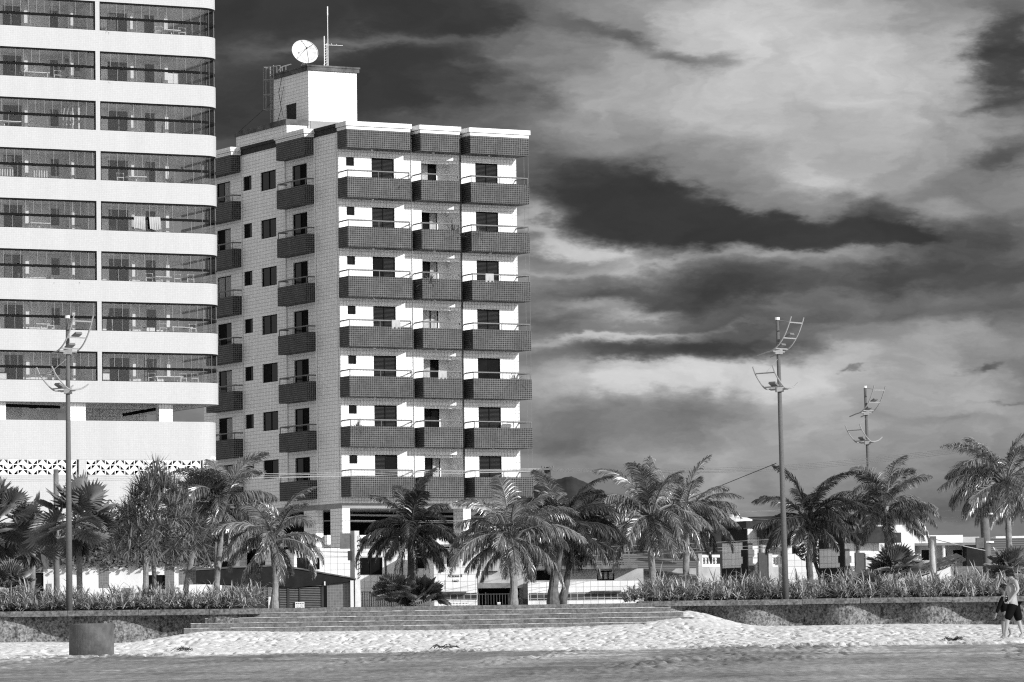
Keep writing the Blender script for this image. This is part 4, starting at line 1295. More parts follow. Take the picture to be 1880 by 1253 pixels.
fanpalm(-8, 1100, 962, 148, 'fan palm half cut off by the left picture edge', 3, 17, 1.0, .85)
fanpalm(147, 1095, 958, 147, 'fan palm right behind the left street lamp', 5, 20, .98, .85, px_crown=143, skirt=7)
fanpalm(336, 1088, 940, 150, 'fan palm with a pale leaning trunk right of the bushy screw pine', 8, 17, .92, .85, px_crown=372)
fanpalm(60, 1090, 985, 152, 'lower fan palm between the left edge and the left street lamp', 13, 12, .85, .9, skirt=4)
GS = 'low stemless fan palms'
fanpalm(722, 1112, 1098, 149.5, 'low spiky fan palm left of the pair below the dark coconut palm', 15, 20, .55, .5, skirt=0, elmin=-5, grp=GS)
fanpalm(778, 1112, 1100, 150, 'low spiky fan palm right of the pair beside the sunlit sign wall', 17, 18, .50, .45, skirt=0, elmin=-5, grp=GS)
fanpalm(1645, 1060, 1052, 159, 'low fan palm at the foot of the tall palm by the farther lamp', 19, 20, .75, .55, skirt=0, elmin=0, grp=GS)
fanpalm(1852, 1060, 1052, 157, 'low fan palm behind the heads of the two walkers', 21, 18, .65, .5, skirt=0, elmin=0, grp=GS)
fanpalm(18, 1085, 1078, 144, 'low fan palm rising from the left bed at the picture edge', 25, 16, .6, .5, skirt=0, elmin=0, grp=GS)
fanpalm(1590, 1096, 1090, 149.6, 'low fan palm among the bed plants below the farther lamp', 27, 14, .55, .45, skirt=0, elmin=0, grp=GS)


def sword(mb, c, d, L, w, rr, droop=.9, m=0):
    s = d.cross(Vector((0, 0, 1)))
    if s.length < .05: s = Vector((1, 0, 0))
    s.normalize()
    s = (s + Vector((rr.uniform(-.3, .3), rr.uniform(-.3, .3), rr.uniform(-.3, .3)))).normalized()
    p = Vector(c); dd = Vector(d); vs = []; n = 4
    for i in range(n + 1):
        ww = w * (.8, 1, .9, .6, .08)[i]
        vs += [p - s * ww, p + s * ww]
        dd = (dd + Vector((0, 0, -droop * .16 * (i + .4)))).normalized(); p = p + dd * (L / n)
    mb.add(vs, [(2 * i, 2 * i + 1, 2 * i + 3, 2 * i + 2) for i in range(n)], m)


def screwpine():
    rr = random.Random(77); Y = 146.5
    pb = at(284, 1118, 143.2); root = empty('screw_pine', (pb.x, 143.3, G)); Y = 143.3
    tag(root, 'large bushy screw pine with forked trunk and stilt roots in the left bed', 'tree')
    S = Y / F
    def L3(px, py, dy=0.0):
        p = at(px, py, Y + dy); return Vector((p.x - pb.x, dy, p.z - G))
    t = MB()
    t.tube([L3(284, 1095), L3(283, 1060), L3(282, 1035)], [.07, .075, .08], 8)
    ends = [(L3(255, 1010, .2), .06), (L3(300, 1005, .0), .05), (L3(318, 1000, -.2), .05), (L3(280, 985, .2), .07)]
    t.tube([L3(282, 1035), L3(268, 1015, .1), L3(250, 1000, .2), L3(225, 975, .2)], [.06, .05, .045, .04], 7)
    t.tube([L3(282, 1035), L3(296, 1020), L3(310, 1008), L3(340, 985, -.2)], [.055, .045, .04, .03], 7)
    t.tube([L3(282, 1035), L3(283, 1000, .1), L3(285, 960, .1), L3(287, 900)], [.08, .065, .05, .04], 7)
    t.tube([L3(284, 985), L3(250, 950, -.3), L3(230, 925, -.4)], [.045, .04, .03], 6); t.tube([L3(285, 970), L3(320, 945, -.3), L3(345, 930, -.3)], [.045, .04, .03], 6)
    t.build('trunk', [M_trunkd], root)
    st_ = MB()
    for i in range(22):
        a = 2 * math.pi * i / 22 + rr.uniform(-.1, .1); r0 = rr.uniform(.28, .52)
        st_.tube([(rr.uniform(-.05, .05), 0, .50 + rr.uniform(-.12, .1)), (math.cos(a) * r0 * .55, math.sin(a) * r0 * .55, .26), (math.cos(a) * r0, math.sin(a) * r0, -.05)], [.03, .024, .02], 5)
    st_.build('stilt_roots', [M_trunkd], root)
    mb = MB(); heads = [(287, 868, 0), (279, 884, .3), (297, 884, -.3), (283, 892, -.4), (268, 898, .2), (308, 898, .1), (290, 905, -.5)]
    while len(heads) < 215:
        py = rr.uniform(895, 1018); hw = 34 + (py - 880) / 138 * 66
        a = rr.uniform(-1, 1); q = rr.uniform(-1, 1)
        r_ = math.hypot(a, q)
        if r_ > 1 or r_ < .45 * rr.random() ** .3 or (py < 1000 and r_ < .55): continue
        heads.append((291 + hw * a, py, q * hw / 54.0))
    ctr = L3(289, 1000)
    for (px, py, dy) in heads:
        c = L3(px, py, dy); out = (c - ctr); out.normalize()
        out = (out + Vector((0, 0, .55 if py < 985 else .1))).normalized()
        top = py < 905
        nl = 30 if top else 19
        for i in range(nl):
            u = i / nl; a = i * 2.39996; th = R_(8 + (62 if top else 88) * u)
            e1 = out.orthogonal().normalized(); e2 = out.cross(e1)
            d = out * math.cos(th) + (e1 * math.cos(a) + e2 * math.sin(a)) * math.sin(th)
            sword(mb, c, d, rr.uniform(.42, .62) * (1.45 if top else 1), .019, rr, droop=rr.uniform(.05, .45) + (.5 if py > 1000 and rr.random() < .4 else 0))
    mb.build('crown', [M_pand], root)
    for i in range(9):
        fr_ = MB(); fr_.ball((rr.uniform(-.35, .35), rr.uniform(-.3, .1), .52 + rr.uniform(-.06, .12)), .07, 8, 5)
        fr_.build('aerial_root_knot', [M_trunkd], root)
    return root


screwpine()


def trunk_only(px, pyt, pyb, Y, r, label, lean=0):
    p = at(px, pyb, Y); H = at(px, pyt, Y).z - G
    root = empty('tree', (p.x, Y, G)); tag(root, label, 'tree')
    m_ = MB(); m_.tube([(0, 0, -.1), (lean * .4, 0, H * .5), (lean, 0, H)], [r * 1.2, r, r * .9], 9); m_.build('trunk', [M_trunk], root)
    mb = MB(); rr = random.Random(int(px))
    for k in range(7):
        c = Vector((lean + rr.uniform(-.4, .4), rr.uniform(-.4, .4), H + rr.uniform(-.3, .5)))
        for i in range(30):
            d = Vector((rr.gauss(0, 1), rr.gauss(0, 1), rr.gauss(.3, 1))).normalized(); sword(mb, c, d, rr.uniform(.5, .75), .02, rr, droop=.8)
    mb.build('crown', [M_pand], root)


trunk_only(268, 1010, 1092, 147.5, .10, 'second thicker straight trunk just behind the screw pine')


def bed(name, label, x0, x1, y0, y1, per_m2, hgt, seed, zb_, prof=None):
    rr = random.Random(seed); mb = MB(); n = int((x1 - x0) * (y1 - y0) * per_m2)
    for _ in range(n):
        x = rr.uniform(x0, x1); y = rr.uniform(y0, y1)
        f = (prof(x) if prof else 1.0) * rr.uniform(.75, 1.15)
        hs = hgt * f * (.55 + .45 * min(1, (y - y0) / .8))
        c0 = Vector((x, y, zb_))
        tall = hs * rr.uniform(.25, .65)
        ax_ = Vector((rr.uniform(-.25, .25), rr.uniform(-.3, .1), 1)).normalized()
        for i in range(11):
            a = i * 2.39996 + rr.random(); th = R_(15 + 65 * i / 11)
            e1 = ax_.orthogonal().normalized(); e2 = ax_.cross(e1)
            d = ax_ * math.cos(th) + (e1 * math.cos(a) + e2 * math.sin(a)) * math.sin(th)
            sword(mb, c0 + ax_ * tall * rr.uniform(.5, 1.1), d, hs * rr.uniform(.4, .62), .017 * rr.uniform(.8, 1.5), rr, droop=rr.uniform(.3, 1.2))
    return tag(mb.build(name, [M_bed]), label, 'ground cover', kind='stuff')


def profL(x): return .92 + .22 * math.exp(-((x + 17.3) / 1.3) ** 2) + .08 * math.sin(x * 1.9) + .08 * math.sin(x * 4.1)
def profR(x): return (.5 + .5 * min(1, max(0, (x - 3.5) / 1.6))) * (1 + .07 * math.sin(x * 1.7) + .06 * math.sin(x * 3.9)) * (1.06 if x < 8 else 1.0)


bed('flower_bed_plants', 'dense strap-leaved plants filling the left bed above the wall', -19.5, -8.75, 141.45, 143.6, 27, 1.0, 5, G - .05, profL)
bed('flower_bed_plants', 'dense strap-leaved plants filling the long right bed above the wall', 3.9, 21.5, 148.15, 150.8, 24, 1.1, 6, G - .02, profR)


def bush(name, label, px, py, Y, rx, rz, seed, n=900, grp=None, leaf=.22, mat=None):
    """broadleaf crown of many small leaf faces on a short trunk with limbs"""
    rr = random.Random(seed); p = at(px, py, Y)
    root = empty(name, (p.x, Y, G)); tag(root, label, 'tree', grp)
    H = p.z - G; t = MB()
    t.tube([(0, 0, -.1), (.05, 0, H * .5), (0, 0, H)], [.16, .12, .06], 7)
    for i in range(5):
        a = rr.uniform(0, 6.28); t.tube([(.05, 0, H * .45), (math.cos(a) * rx * .35, math.sin(a) * rx * .35, H * .8), (math.cos(a) * rx * .6, math.sin(a) * rx * .6, H + rz * .3)], [.07, .05, .02], 5)
    t.build('trunk', [M_trunkd], root)
    mb = MB(); cl = [(rr.uniform(-.75, .75) * rx, rr.uniform(-.75, .75) * rx, H + rr.uniform(-.6, .75) * rz, rr.uniform(.3, .5)) for _ in range(13)]
    for _ in range(n):
        cx_, cy_, cz_, cr = rr.choice(cl)
        d = Vector((rr.gauss(0, 1), rr.gauss(0, 1), rr.gauss(0, 1))).normalized()
        c = Vector((cx_, cy_, cz_)) + Vector((d.x * rx, d.y * rx, d.z * rz)) * cr * rr.uniform(.7, 1.05)
        nrm = (d + Vector((rr.uniform(-.8, .8), rr.uniform(-.8, .8), rr.uniform(-.3, .9)))).normalized()
        a = nrm.orthogonal().normalized(); b_ = nrm.cross(a); l = leaf * rr.uniform(.6, 1.2)
        mb.add([c - a * l * .5, c + b_ * l * .25, c + a * l * .5, c - b_ * l * .25], [(0, 1, 2, 3)])
    mb.build('crown', [mat or M_palmd], root)
    return root


GB = 'dark leafy trees behind the palms'
for i, (px, py, Y, rx, rz, lb) in enumerate([
    (1085, 975, 225, 1.9, 1.5, 'dark leafy tree behind the gap between the leaning palm and the broad palm'),
    (1140, 985, 230, 1.9, 1.4, 'dark leafy tree directly left of the broad coconut palm trunk'),
    (1240, 985, 226, 2.0, 1.5, 'dark leafy tree behind the paired right-middle palms'),
    (1000, 990, 222, 1.7, 1.3, 'dark leafy tree behind the dark thick-trunked palm'),
    (1440, 1000, 235, 1.6, 1.3, 'dark leafy tree behind the tallest street lamp pole'),
    (1505, 1010, 190, 1.2, 1.2, 'dark leafy tree between the tiled row houses'),
    (90, 985, 197, 1.6, 1.3, 'dark leafy tree behind the fan palms on the left'),
    (220, 965, 197, 1.3, 1.0, 'dark leafy tree on the left of the screw pine crown'),
    (1770, 1075, 176, 1.3, .5, 'low dark bushy tree in front of the grey block house'),
    (395, 985, 196, 1.3, 1.2, 'dark leafy tree behind the hanging-frond palm')]):
    bush('leafy_tree', lb, px, py, Y, rx, rz, 100 + i, 1500, GB)
# ------------------------------------------------------------------ low houses and walls along the street
class Frame:
    """local frame of a house: corner under pixel px at distance Y, front turned by th; converts photo measures on its walls"""
    def __init__(s, px, Y, th):
        o = at(px, 1060, Y); s.o = Vector((o.x, o.y, 0)); s.th = R_(th)
        s.u = Vector((math.cos(s.th), math.sin(s.th), 0)); s.n = Vector((math.sin(s.th), -math.cos(s.th), 0))
    def f(s, px, py=1060, off=0.0):
        r = ray(px, py); o = s.o + s.n * off; t = (o - CAM).dot(s.n) / r.dot(s.n); p = CAM + r * t
        return (p - s.o).dot(s.u), p.z
    def l(s, px, py=1060, off=0.0):
        r = ray(px, py); o = s.o + s.u * off; t = (o - CAM).dot(s.u) / r.dot(s.u); p = CAM + r * t
        return -(p - s.o).dot(s.n), p.z
    def root(s, name, label, cat='house', grp=None):
        e = empty(name, (s.o.x, s.o.y, G), s.th); return tag(e, label, cat, grp)
    def rect(s, x0, y0, x1, y1, off=0.0):
        a = s.f(x0, (y0 + y1) / 2, off)[0]; c = s.f(x1, (y0 + y1) / 2, off)[0]; xm = (x0 + x1) / 2
        return a, c, s.f(xm, y1, off)[1], s.f(xm, y0, off)[1]


M_ht = tiles('house_tile', .72, .30, .33, .30, .06, .06, var=.05)
M_mos = tiles('grey_mosaic', .16, .24, .12, .12, .12, .12, var=.12)
M_dkt = tiles('dark_plinth_tile', .05, .32, .30, .20, .10, .14, var=.35)
M_plaster = grey('old_plaster', .42, .9, .2, 1.4, stain=.35)
M_plw = grey('white_plaster', .74, .85, .06, 1.2, stain=.12, vert=True)
M_rooft = slats('clay_roof_tile', .10, .20, .12, .9)
M_roofd = grey('dark_roof', .018, .95, .3, 3)
M_gate = grey('gate_metal', .045, .5, .2, 6)
M_slat = grey('gate_slat', .13, .5, .15, 6)

def win(root, r, d=.12, kind='glass', n=2): return window(root, 'f', r[0], r[1], r[2], r[3], d, kind, n=n)


def wallbox(root, x0, x1, z0, z1, dep, holes=(), mat=None, name='wall', y=0.0, d=.12):
    b = MB(); facade(b, 'f', x0, x1, z0, z1, list(holes), d, base=y)
    b.add([(x0, y, z0), (x0, y + dep, z0), (x0, y + dep, z1), (x0, y, z1), (x1, y, z0), (x1, y + dep, z0), (x1, y + dep, z1), (x1, y, z1)],
          [(1, 0, 3, 2), (4, 5, 6, 7), (5, 1, 2, 6), (3, 7, 6, 2)])
    return part(b, name, [mat or M_plw], root)


# entrance house in front of the white tower, with a creeper-covered roof
f = Frame(-60, 196, 4)
H = f.root('entrance_house', 'low white house with a creeper-covered roof at the foot of the white banded tower')
x1 = f.f(396)[0]; zt_ = f.f(60, 1035)[1]
ws = [f.rect(-28, 1052, 30, 1120), f.rect(48, 1052, 80, 1120), f.rect(272, 1056, 303, 1083)]
wallbox(H, 0, x1, G, zt_, 5.0, ws)
win(H, ws[0], kind=('open', 'glass')); win(H, ws[1], kind=('open', 'open')); win(H, ws[2], kind=('glass', 'open'))
for (a, c, y0, y1, mt) in ((63, 79, 1035, 1051, M_mos), (183, 200, 1036, 1079, M_mos), (304, 320, 1036, 1120, M_mos), (330, 394, 1046, 1074, M_mos), (225, 241, 1080, 1120, M_mos), (86, 95, 1072, 1088, M_mos)):  # the slim piers' shade is put into darker tile; the wide panel is grey
    r = f.rect(a, y0, c, y1); b = MB(); b.box(r[0], r[1], -.05, -.002, r[2], r[3] - .002); part(b, 'shade_and_tile_panel', [mt], H)
b = MB(); n = 40; zr = f.f(60, 962)[1] + .2
vs = []; rr = random.Random(4)
for j in range(9):
    for i in range(n + 1): vs.append((x1 * i / n, -.35 + 4.8 * j / 8 + .05 * rr.random(), zt_ - .05 + (zr - zt_) * (j / 8) + rr.uniform(-.06, .06)))
b.add(vs, [(j * (n + 1) + i, j * (n + 1) + i + 1, (j + 1) * (n + 1) + i + 1, (j + 1) * (n + 1) + i) for j in range(8) for i in range(n)])
b.add([(0, -.35, zt_ - .3), (x1, -.35, zt_ - .3), (x1, 4.5, zr), (0, 4.5, zr), (0, 4.5, zt_ - .3), (x1, 4.5, zt_ - .3)], [(3, 2, 5, 4)])
part(b, 'roof', [MATS['soil']], H)
b = MB()
for _ in range(9000):
    x = rr.uniform(0, x1); t_ = rr.random() ** 1.1; y = -.45 + 4.8 * t_; z = zt_ - .1 + (zr - zt_) * t_ + rr.uniform(.0, .14)
    if t_ < .03: z -= rr.uniform(0, .25)
    c = Vector((x, y, z)); nr = Vector((rr.gauss(0, .6), rr.gauss(-.5, .5), 1)).normalized(); a = nr.orthogonal().normalized(); d_ = nr.cross(a); l = rr.uniform(.05, .11)
    b.add([c - a * l, c + d_ * l, c + a * l, c - d_ * l], [(0, 1, 2, 3)])
part(b, 'creeper', [leafmat('creeper_leaf', .13, .6)], H)
def letters(root, txt, loc, size, mat, rot=(math.pi / 2, 0, 0), name='lettering', depth=.02, sx=1.0, sp=1.0):
    cu = bpy.data.curves.new(name, 'FONT'); cu.body = txt; cu.size = size; cu.extrude = depth; cu.align_x = 'LEFT'; cu.space_character = sp
    o = bpy.data.objects.new(name, cu); col.objects.link(o); o.parent = root; o.location = loc; o.rotation_euler = rot; o.scale = (sx, 1, 1)
    bpy.context.view_layer.update()
    me = bpy.data.meshes.new_from_object(o.evaluated_get(bpy.context.evaluated_depsgraph_get())); bpy.data.objects.remove(o)
    me.materials.clear(); me.materials.append(mat)
    o = bpy.data.objects.new(name, me); col.objects.link(o); o.parent = root; o.location = loc; o.rotation_euler = rot; o.scale = (sx, 1, 1); return o
b = MB(); r = f.rect(330, 1074, 396, 1120); b.box(r[0], r[1] + .3, -.9, -.75, r[2], r[3]); part(b, 'garden_wall', [M_plw], H)
r = f.rect(357, 1070, 393, 1083, .95); letters(H, 'OCE', (r[0], -.95, r[2] + .3 - G), .50, M_gate, depth=.03, sx=1.0, sp=1.05)

e = empty('pool_handrail', (at(189, 1092, 190).x, 190, G)); tag(e, 'thin curved metal handrail in front of the white house by the screw pine', 'handrail')
b = MB(); z0 = at(189, 1071, 190).z - G; x2 = at(220, 1095, 190).x - e.location.x
b.tube([(0, 0, 0), (0, 0, z0 - .12), (.05, 0, z0 - .03), (.14, 0, z0), (.24, 0, z0 - .03), (x2, 0, .1)], .028, 6); b.build('rail', [M_rail], e)
b = MB()
for k in range(5): b.tube([(-.35 + .42 * k, .2, 0), (-.35 + .42 * k, .2, .45)], .03, 5)
b.build('post', [M_steel], e)

# garage with low pitched dark roof, slatted gate and mosaic wall
f = Frame(425, 176, 0)
H = f.root('garage', 'garage with a black low-pitched roof, slatted gate and white notice')
X = lambda px, py=1080, off=0.0: f.f(px, py, off)[0]
Z = lambda py, px=520, off=0.0: f.f(px, py, off)[1]
b = MB()
def prism_y(mb, pts, y0, y1, m=0):
    n = len(pts); v = [(p[0], y0, p[1]) for p in pts] + [(p[0], y1, p[1]) for p in pts]
    mb.add(v, [tuple(range(n)), tuple(range(2 * n - 1, n - 1, -1))] + [(i, n + i, n + (i + 1) % n, (i + 1) % n) for i in range(n)], m)
prism_y(b, [(X(360), Z(1068)), (X(545), Z(1079)), (X(648), Z(1069.5)), (X(650), Z(1066)), (X(512), Z(1040)), (X(360), Z(1046))], .0, 6.0)
b.f[0:0] = []; part(b, 'roof', [M_roofd], H)
b = MB(); prism_y(b, [(X(360), Z(1046) + .02), (X(512), Z(1040) + .02), (X(651), Z(1066) + .02), (X(651), Z(1066) + .07), (X(512), Z(1040) + .09), (X(360), Z(1046) + .09)], -.05, 6.0); part(b, 'roof_edge', [M_rooft], H)
b = MB(); prism_y(b, [(X(598), G), (X(645), G), (X(645), Z(1071)), (X(598), Z(1075))], .15, .4); part(b, 'mosaic_wall', [M_mos], H)
b = MB(); b.box(X(643.5), X(649), -.1, .12, G, Z(1068)); part(b, 'gate_pillar', [M_plw], H)
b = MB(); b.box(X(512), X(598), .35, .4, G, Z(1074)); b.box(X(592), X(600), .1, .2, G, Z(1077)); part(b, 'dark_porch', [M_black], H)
g_ = MB(); zz = Z(1119)
for k in range(13): g_.box(X(511), X(592), .12, .15, zz + k * (Z(1079) - zz) / 12.6, zz + k * (Z(1079) - zz) / 12.6 + .045)
go = part(g_, 'slatted_gate', [M_slat], H)
g_ = MB()
for (a, c) in ((527, 531), (549, 551), (510, 513), (590, 594)): g_.box(X(a), X(c), .08, .118, G, Z(1077))
g_.build('gate_post', [M_gate], go)
g_ = MB(); g_.box(X(510), X(598), .05, .2, Z(1077), Z(1075.5)); g_.build('gate_rail', [M_slat], go)
nt = MB(); nt.box(X(541.5), X(558.5), .03, .06, Z(1120), Z(1106)); no = part(nt, 'notice_board', [M_plw], H)
b = MB()
for (a, c) in ((543, 546), (547.5, 549.5), (551, 553), (555, 557)): b.box(X(a), X(c), .022, .029, Z(1109.6), Z(1108))
for yy, cs in ((1111.5, ((544, 548), (550, 556))), (1113.5, ((544, 549), (551, 556))), (1116, ((544, 547), (548, 552), (555, 556.5)))):
    for (a, c) in cs: b.box(X(a), X(c), .024, .029, Z(yy + .5), Z(yy), 1)
b.build('notice_print', [M_gate, M_conc], no)
b = MB(); b.box(X(493), X(501.5), -.15, .05, G, Z(1096)); io = part(b, 'intercom_pillar', [M_plw], H)
b = MB(); b.box(X(495), X(499), -.17, -.151, Z(1117), Z(1111)); b.build('intercom', [M_gate], io)
b = MB(); b.box(X(425), X(490), .9, 1.1, G, Z(1068)); part(b, 'back_wall', [M_mos], H)
b = MB(); b.box(X(434), X(452), .8, .88, G, Z(1096)); b.box(X(455), X(460), .8, .88, G, Z(1096)); part(b, 'pale_panel', [M_ht], H)
b = MB()
for k in range(26): b.box(X(434 + k * 2.5), X(434 + k * 2.5) + .026, .05, .09, Z(1094), Z(1078 - (2 if k > 18 else 0)))
b.box(X(432), X(500), .04, .1, Z(1094.5), Z(1093.2)); b.box(X(432), X(500), .04, .1, Z(1080.5), Z(1079.8))
for q in (452, 464, 484): b.box(X(q), X(q) + .07, .0, .1, G, Z(1079))
part(b, 'bar_fence', [M_slat], H)
b = MB(); b.box(X(596) - .02, X(598.5) - .02, -.05, .1, Z(1076), Z(1069)); part(b, 'vent_stub', [M_plw], H)

# ground floor flat under the tiled block (seen between its pillars)
f = Frame(540, 205, 12)
H = f.root('ground_floor_flat', 'grey tiled low flat with wide dark window under the tiled building')
w1 = f.rect(659, 1024, 702, 1056); w2 = f.rect(763, 1010, 783, 1044); w3 = f.rect(545, 1024, 587, 1046)
zt_ = f.f(700, 1006)[1]
wallbox(H, 0, f.f(796)[0], G, zt_, 4, [w1, w2, w3], M_ht)
win(H, w1, kind=('glass', 'glass')); win(H, w2, kind=('glass', 'open')); win(H, w3, kind=('open', 'glass'))
b = MB(); r = f.rect(702, 1024, 724, 1054); b.box(r[0], r[1], -.06, -.002, r[2], r[3]); part(b, 'white_panel', [M_plw], H)
b = MB(); r = f.rect(655, 992, 745, 1003); b.box(r[0], r[1], -.1, 1.5, zt_ + .002, r[3] + .1); part(b, 'dark_fascia', [M_dkt], H)
b = MB(); x0, x1 = f.f(655)[0], f.f(760)[0]
b.box(x0, x1, -.9, -.86, f.f(700, 1118)[1], f.f(700, 1117)[1]); b.box(x0, x1, -.9, -.86, f.f(700, 1088)[1], f.f(700, 1086.5)[1])
q = x0
while q < x1: b.box(q, q + .03, -.89, -.87, G, f.f(700, 1087)[1]); q += .11
part(b, 'bar_fence', [M_gate], H)
for px in (738, 708):
    b = MB(); x = f.f(px)[0]; b.tube([(x, -.1, f.f(px, 1060)[1]), (x, -.1, zt_ - .01)], .04, 6); part(b, 'drain_pipe', [M_gate], H)

# sunlit sign house
f = Frame(797, 186, 3)
H = f.root('sign_house', 'white sunlit tiled house front with small dark lettering and a dark tiled plinth band')
w1 = f.rect(820, 1016, 842, 1041); x1 = f.f(876)[0]; zt_ = f.f(840, 1009)[1]
perf = f.rect(809, 1107.5, 861, 1114)
wallbox(H, 0, x1, G, zt_, 6, [w1, perf], M_ht); win(H, w1, kind=('glass', 'curtain'))
b = MB(); zz0, zz1 = perf[2], perf[3]; n = 19
for k in range(n + 1): b.box(perf[0] + (perf[1] - perf[0] - .03) * k / n, perf[0] + (perf[1] - perf[0] - .03) * k / n + .035, .0, .05, zz0, zz1)
b.box(perf[0], perf[1], -.004, .05, (zz0 + zz1) / 2 - .02, (zz0 + zz1) / 2 + .02); part(b, 'perforated_block', [M_plw], H)
b = MB(); r = f.rect(798, 1089.5, 875.5, 1102); b.box(r[0], r[1], -.03, -.002, r[2], r[3]); part(b, 'plinth_band', [M_dkt], H)
b = MB(); r = f.rect(798, 1087.5, 856, 1091); b.box(r[0], r[1], -.25, -.031, r[2], r[3] + .02); part(b, 'ledge', [M_concd], H)
b = MB(); r = f.rect(799, 1094, 807.5, 1101); b.box(r[0], r[1], -.06, -.031, r[2], r[3]); part(b, 'meter_cover', [M_plw], H)
r = f.rect(822, 1054, 848, 1060, .02); letters(H, 'Acataua II', (r[0], -.012, r[2] - G), .185, M_gate, name='sign_lettering', depth=.01, sx=.88)
r = f.rect(830, 1064, 843, 1069, .02); letters(H, '1662', (r[0], -.012, r[2] - G), .15, M_gate, name='number_lettering', depth=.01)
b = MB()
for k in range(7): 
    r = f.rect(816.5, 1066 + k * 2.5, 818, 1067 + k * 2.5); b.box(r[0], r[1], -.02, -.002, r[2], r[3])
part(b, 'small_letter_column', [M_gate], H)
r = f.rect(846, 1001, 882, 1010); b = MB(); b.box(r[0], r[1], -1.1, .0 - .002, r[2], r[3]); b.tube([(r[1] + .05, -1.1, r[2] + .1), (r[1] + .05, 0, r[2] + .1)], .16, 10); part(b, 'roof_slab', [M_plw], H)
r = f.rect(842, 999, 874, 1001); b = MB(); b.box(r[0], r[1], -1.0, 2, r[2] - .01, r[3]); part(b, 'dark_edge', [M_cap], H)
# upper white storey behind it
f = Frame(850, 199, 8)
H = f.root('gabled_house', 'white upper storey with a diagonal gable above the sign house')
r = f.rect(850, 980, 905, 1060); x1 = f.f(968)[0]
w1 = f.rect(862, 990, 876, 997)
b = MB(); gz = [f.f(p, y)[1] for p, y in ((850, 985), (905, 984), (935, 972), (968, 988))]; gx = [f.f(p)[0] for p in (850, 905, 935, 968)]
prism_y(b, [(gx[0], G), (gx[3], G), (gx[3], gz[3]), (gx[2], gz[2]), (gx[1], gz[1]), (gx[0], gz[0])], 0, 5); part(b, 'wall', [M_plw], H)
b = MB(); prism_y(b, [(gx[0] - .2, gz[0]), (gx[0] - .2, gz[0] + .16), (gx[1], gz[1] + .16), (f.f(898)[0], f.f(898, 966)[1]), (f.f(916)[0], f.f(916, 972)[1]), (gx[2], gz[2] + .14), (gx[3] + .2, gz[3] + .12), (gx[3] + .2, gz[3]), (gx[2], gz[2] + .003), (gx[1], gz[1] + .003)], -.4, 5.3); part(b, 'roof', [M_plaster], H)
b = MB(); b.box(w1[0], f.f(900)[0], -.03, -.002, w1[2], w1[2] + .12); b.box(f.f(891)[0], f.f(893)[0], -.04, -.002, f.f(890, 1008)[1], gz[1] - .02); part(b, 'dark_band', [M_cap], H)

# recessed garage house between
f = Frame(877, 190, 2)
H = f.root('carport_house', 'grey house with a dark carport and bar gate left of the large coconut palm')
x1 = f.f(969)[0]; op = f.rect(878, 1080, 967, 1119)
op2 = f.rect(878, 1011, 893, 1046)
wallbox(H, 0, x1, G, f.f(920, 1008)[1], 5, [(op[0], op[1], G + .01, op[3], 2.5)], M_plaster, d=2.5)
b = MB(); r = f.rect(877, 1071, 945, 1080); b.box(r[0], r[1], -.3, -.002, r[2], r[3]); part(b, 'beam', [M_conc], H)
b = MB(); r = f.rect(878, 1049, 893, 1051); b.box(r[0], r[1] + .5, -.25, -.002, r[2], r[3]); part(b, 'ledge', [M_cap], H)
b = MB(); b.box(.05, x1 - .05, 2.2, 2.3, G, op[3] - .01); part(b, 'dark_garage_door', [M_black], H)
b = MB(); q = .05
while q < f.f(940)[0]: b.box(q, q + .035, -.1, -.06, G, f.f(900, 1090)[1]); q += .13
b.box(.02, f.f(940)[0], -.11, -.05, f.f(900, 1092)[1], f.f(900, 1090.5)[1]); b.box(.02, f.f(940)[0], -.11, -.05, f.f(900, 1113)[1], f.f(900, 1112)[1]); b.box(f.f(890)[0], f.f(892)[0], -.14, -.04, G, f.f(900, 1088)[1])
part(b, 'bar_gate', [M_gate], H)
b = MB(); r = f.rect(913, 1106, 919, 1111); b.box(r[0], r[1], -.15, -.12, r[2], r[3]); part(b, 'gate_plate', [M_plw], H)
b = MB(); r = f.rect(960, 1072, 968, 1118); b.box(r[0], r[1] + .02, -.5, -.05, G, r[3]); part(b, 'dark_pillar', [M_gate], H)

# long low terrace house
f = Frame(969, 188, 1.5)
H = f.root('terrace_house', 'long low white walled terrace house with railing on its flat roof')
x1 = f.f(1172)[0]; zs_ = f.f(1050, 1068)[1]
wallbox(H, 0, x1, G, zs_, .3, (), M_ht, name='garden_wall')
b = MB(); r = f.rect(972, 1088, 1171, 1101); b.box(r[0], r[1], -.03, -.002, r[2], r[3]); part(b, 'plinth_band', [M_dkt], H)
b = MB(); r = f.rect(1085, 1085, 1140, 1088); b.box(r[0], r[1], -.3, -.002, r[2], r[3]); part(b, 'ledge', [M_concd], H)
w1 = f.rect(1096, 1048, 1128, 1066, -3); w2 = f.rect(975, 1048, 1010, 1066, -3); z1 = f.f(1050, 1046, -3)[1]
wallbox(H, -.3, x1 + .4, G, z1, 5, [w1, w2], M_plaster, y=3.0)
window(H, 'f', *w1, .12, ('curtain', 'curtain', 'curtain'), base=3.0, n=3); window(H, 'f', *w2, .12, 'glass', base=3.0)
b = MB(); b.box(-.8, x1 + .1, 2.2, 8.2, z1 + .003, z1 + .16); part(b, 'roof_slab', [M_conc], H)
b = MB()
zr0 = z1 + .16; hr = f.f(1100, 1030, -2.4)[1] - zr0
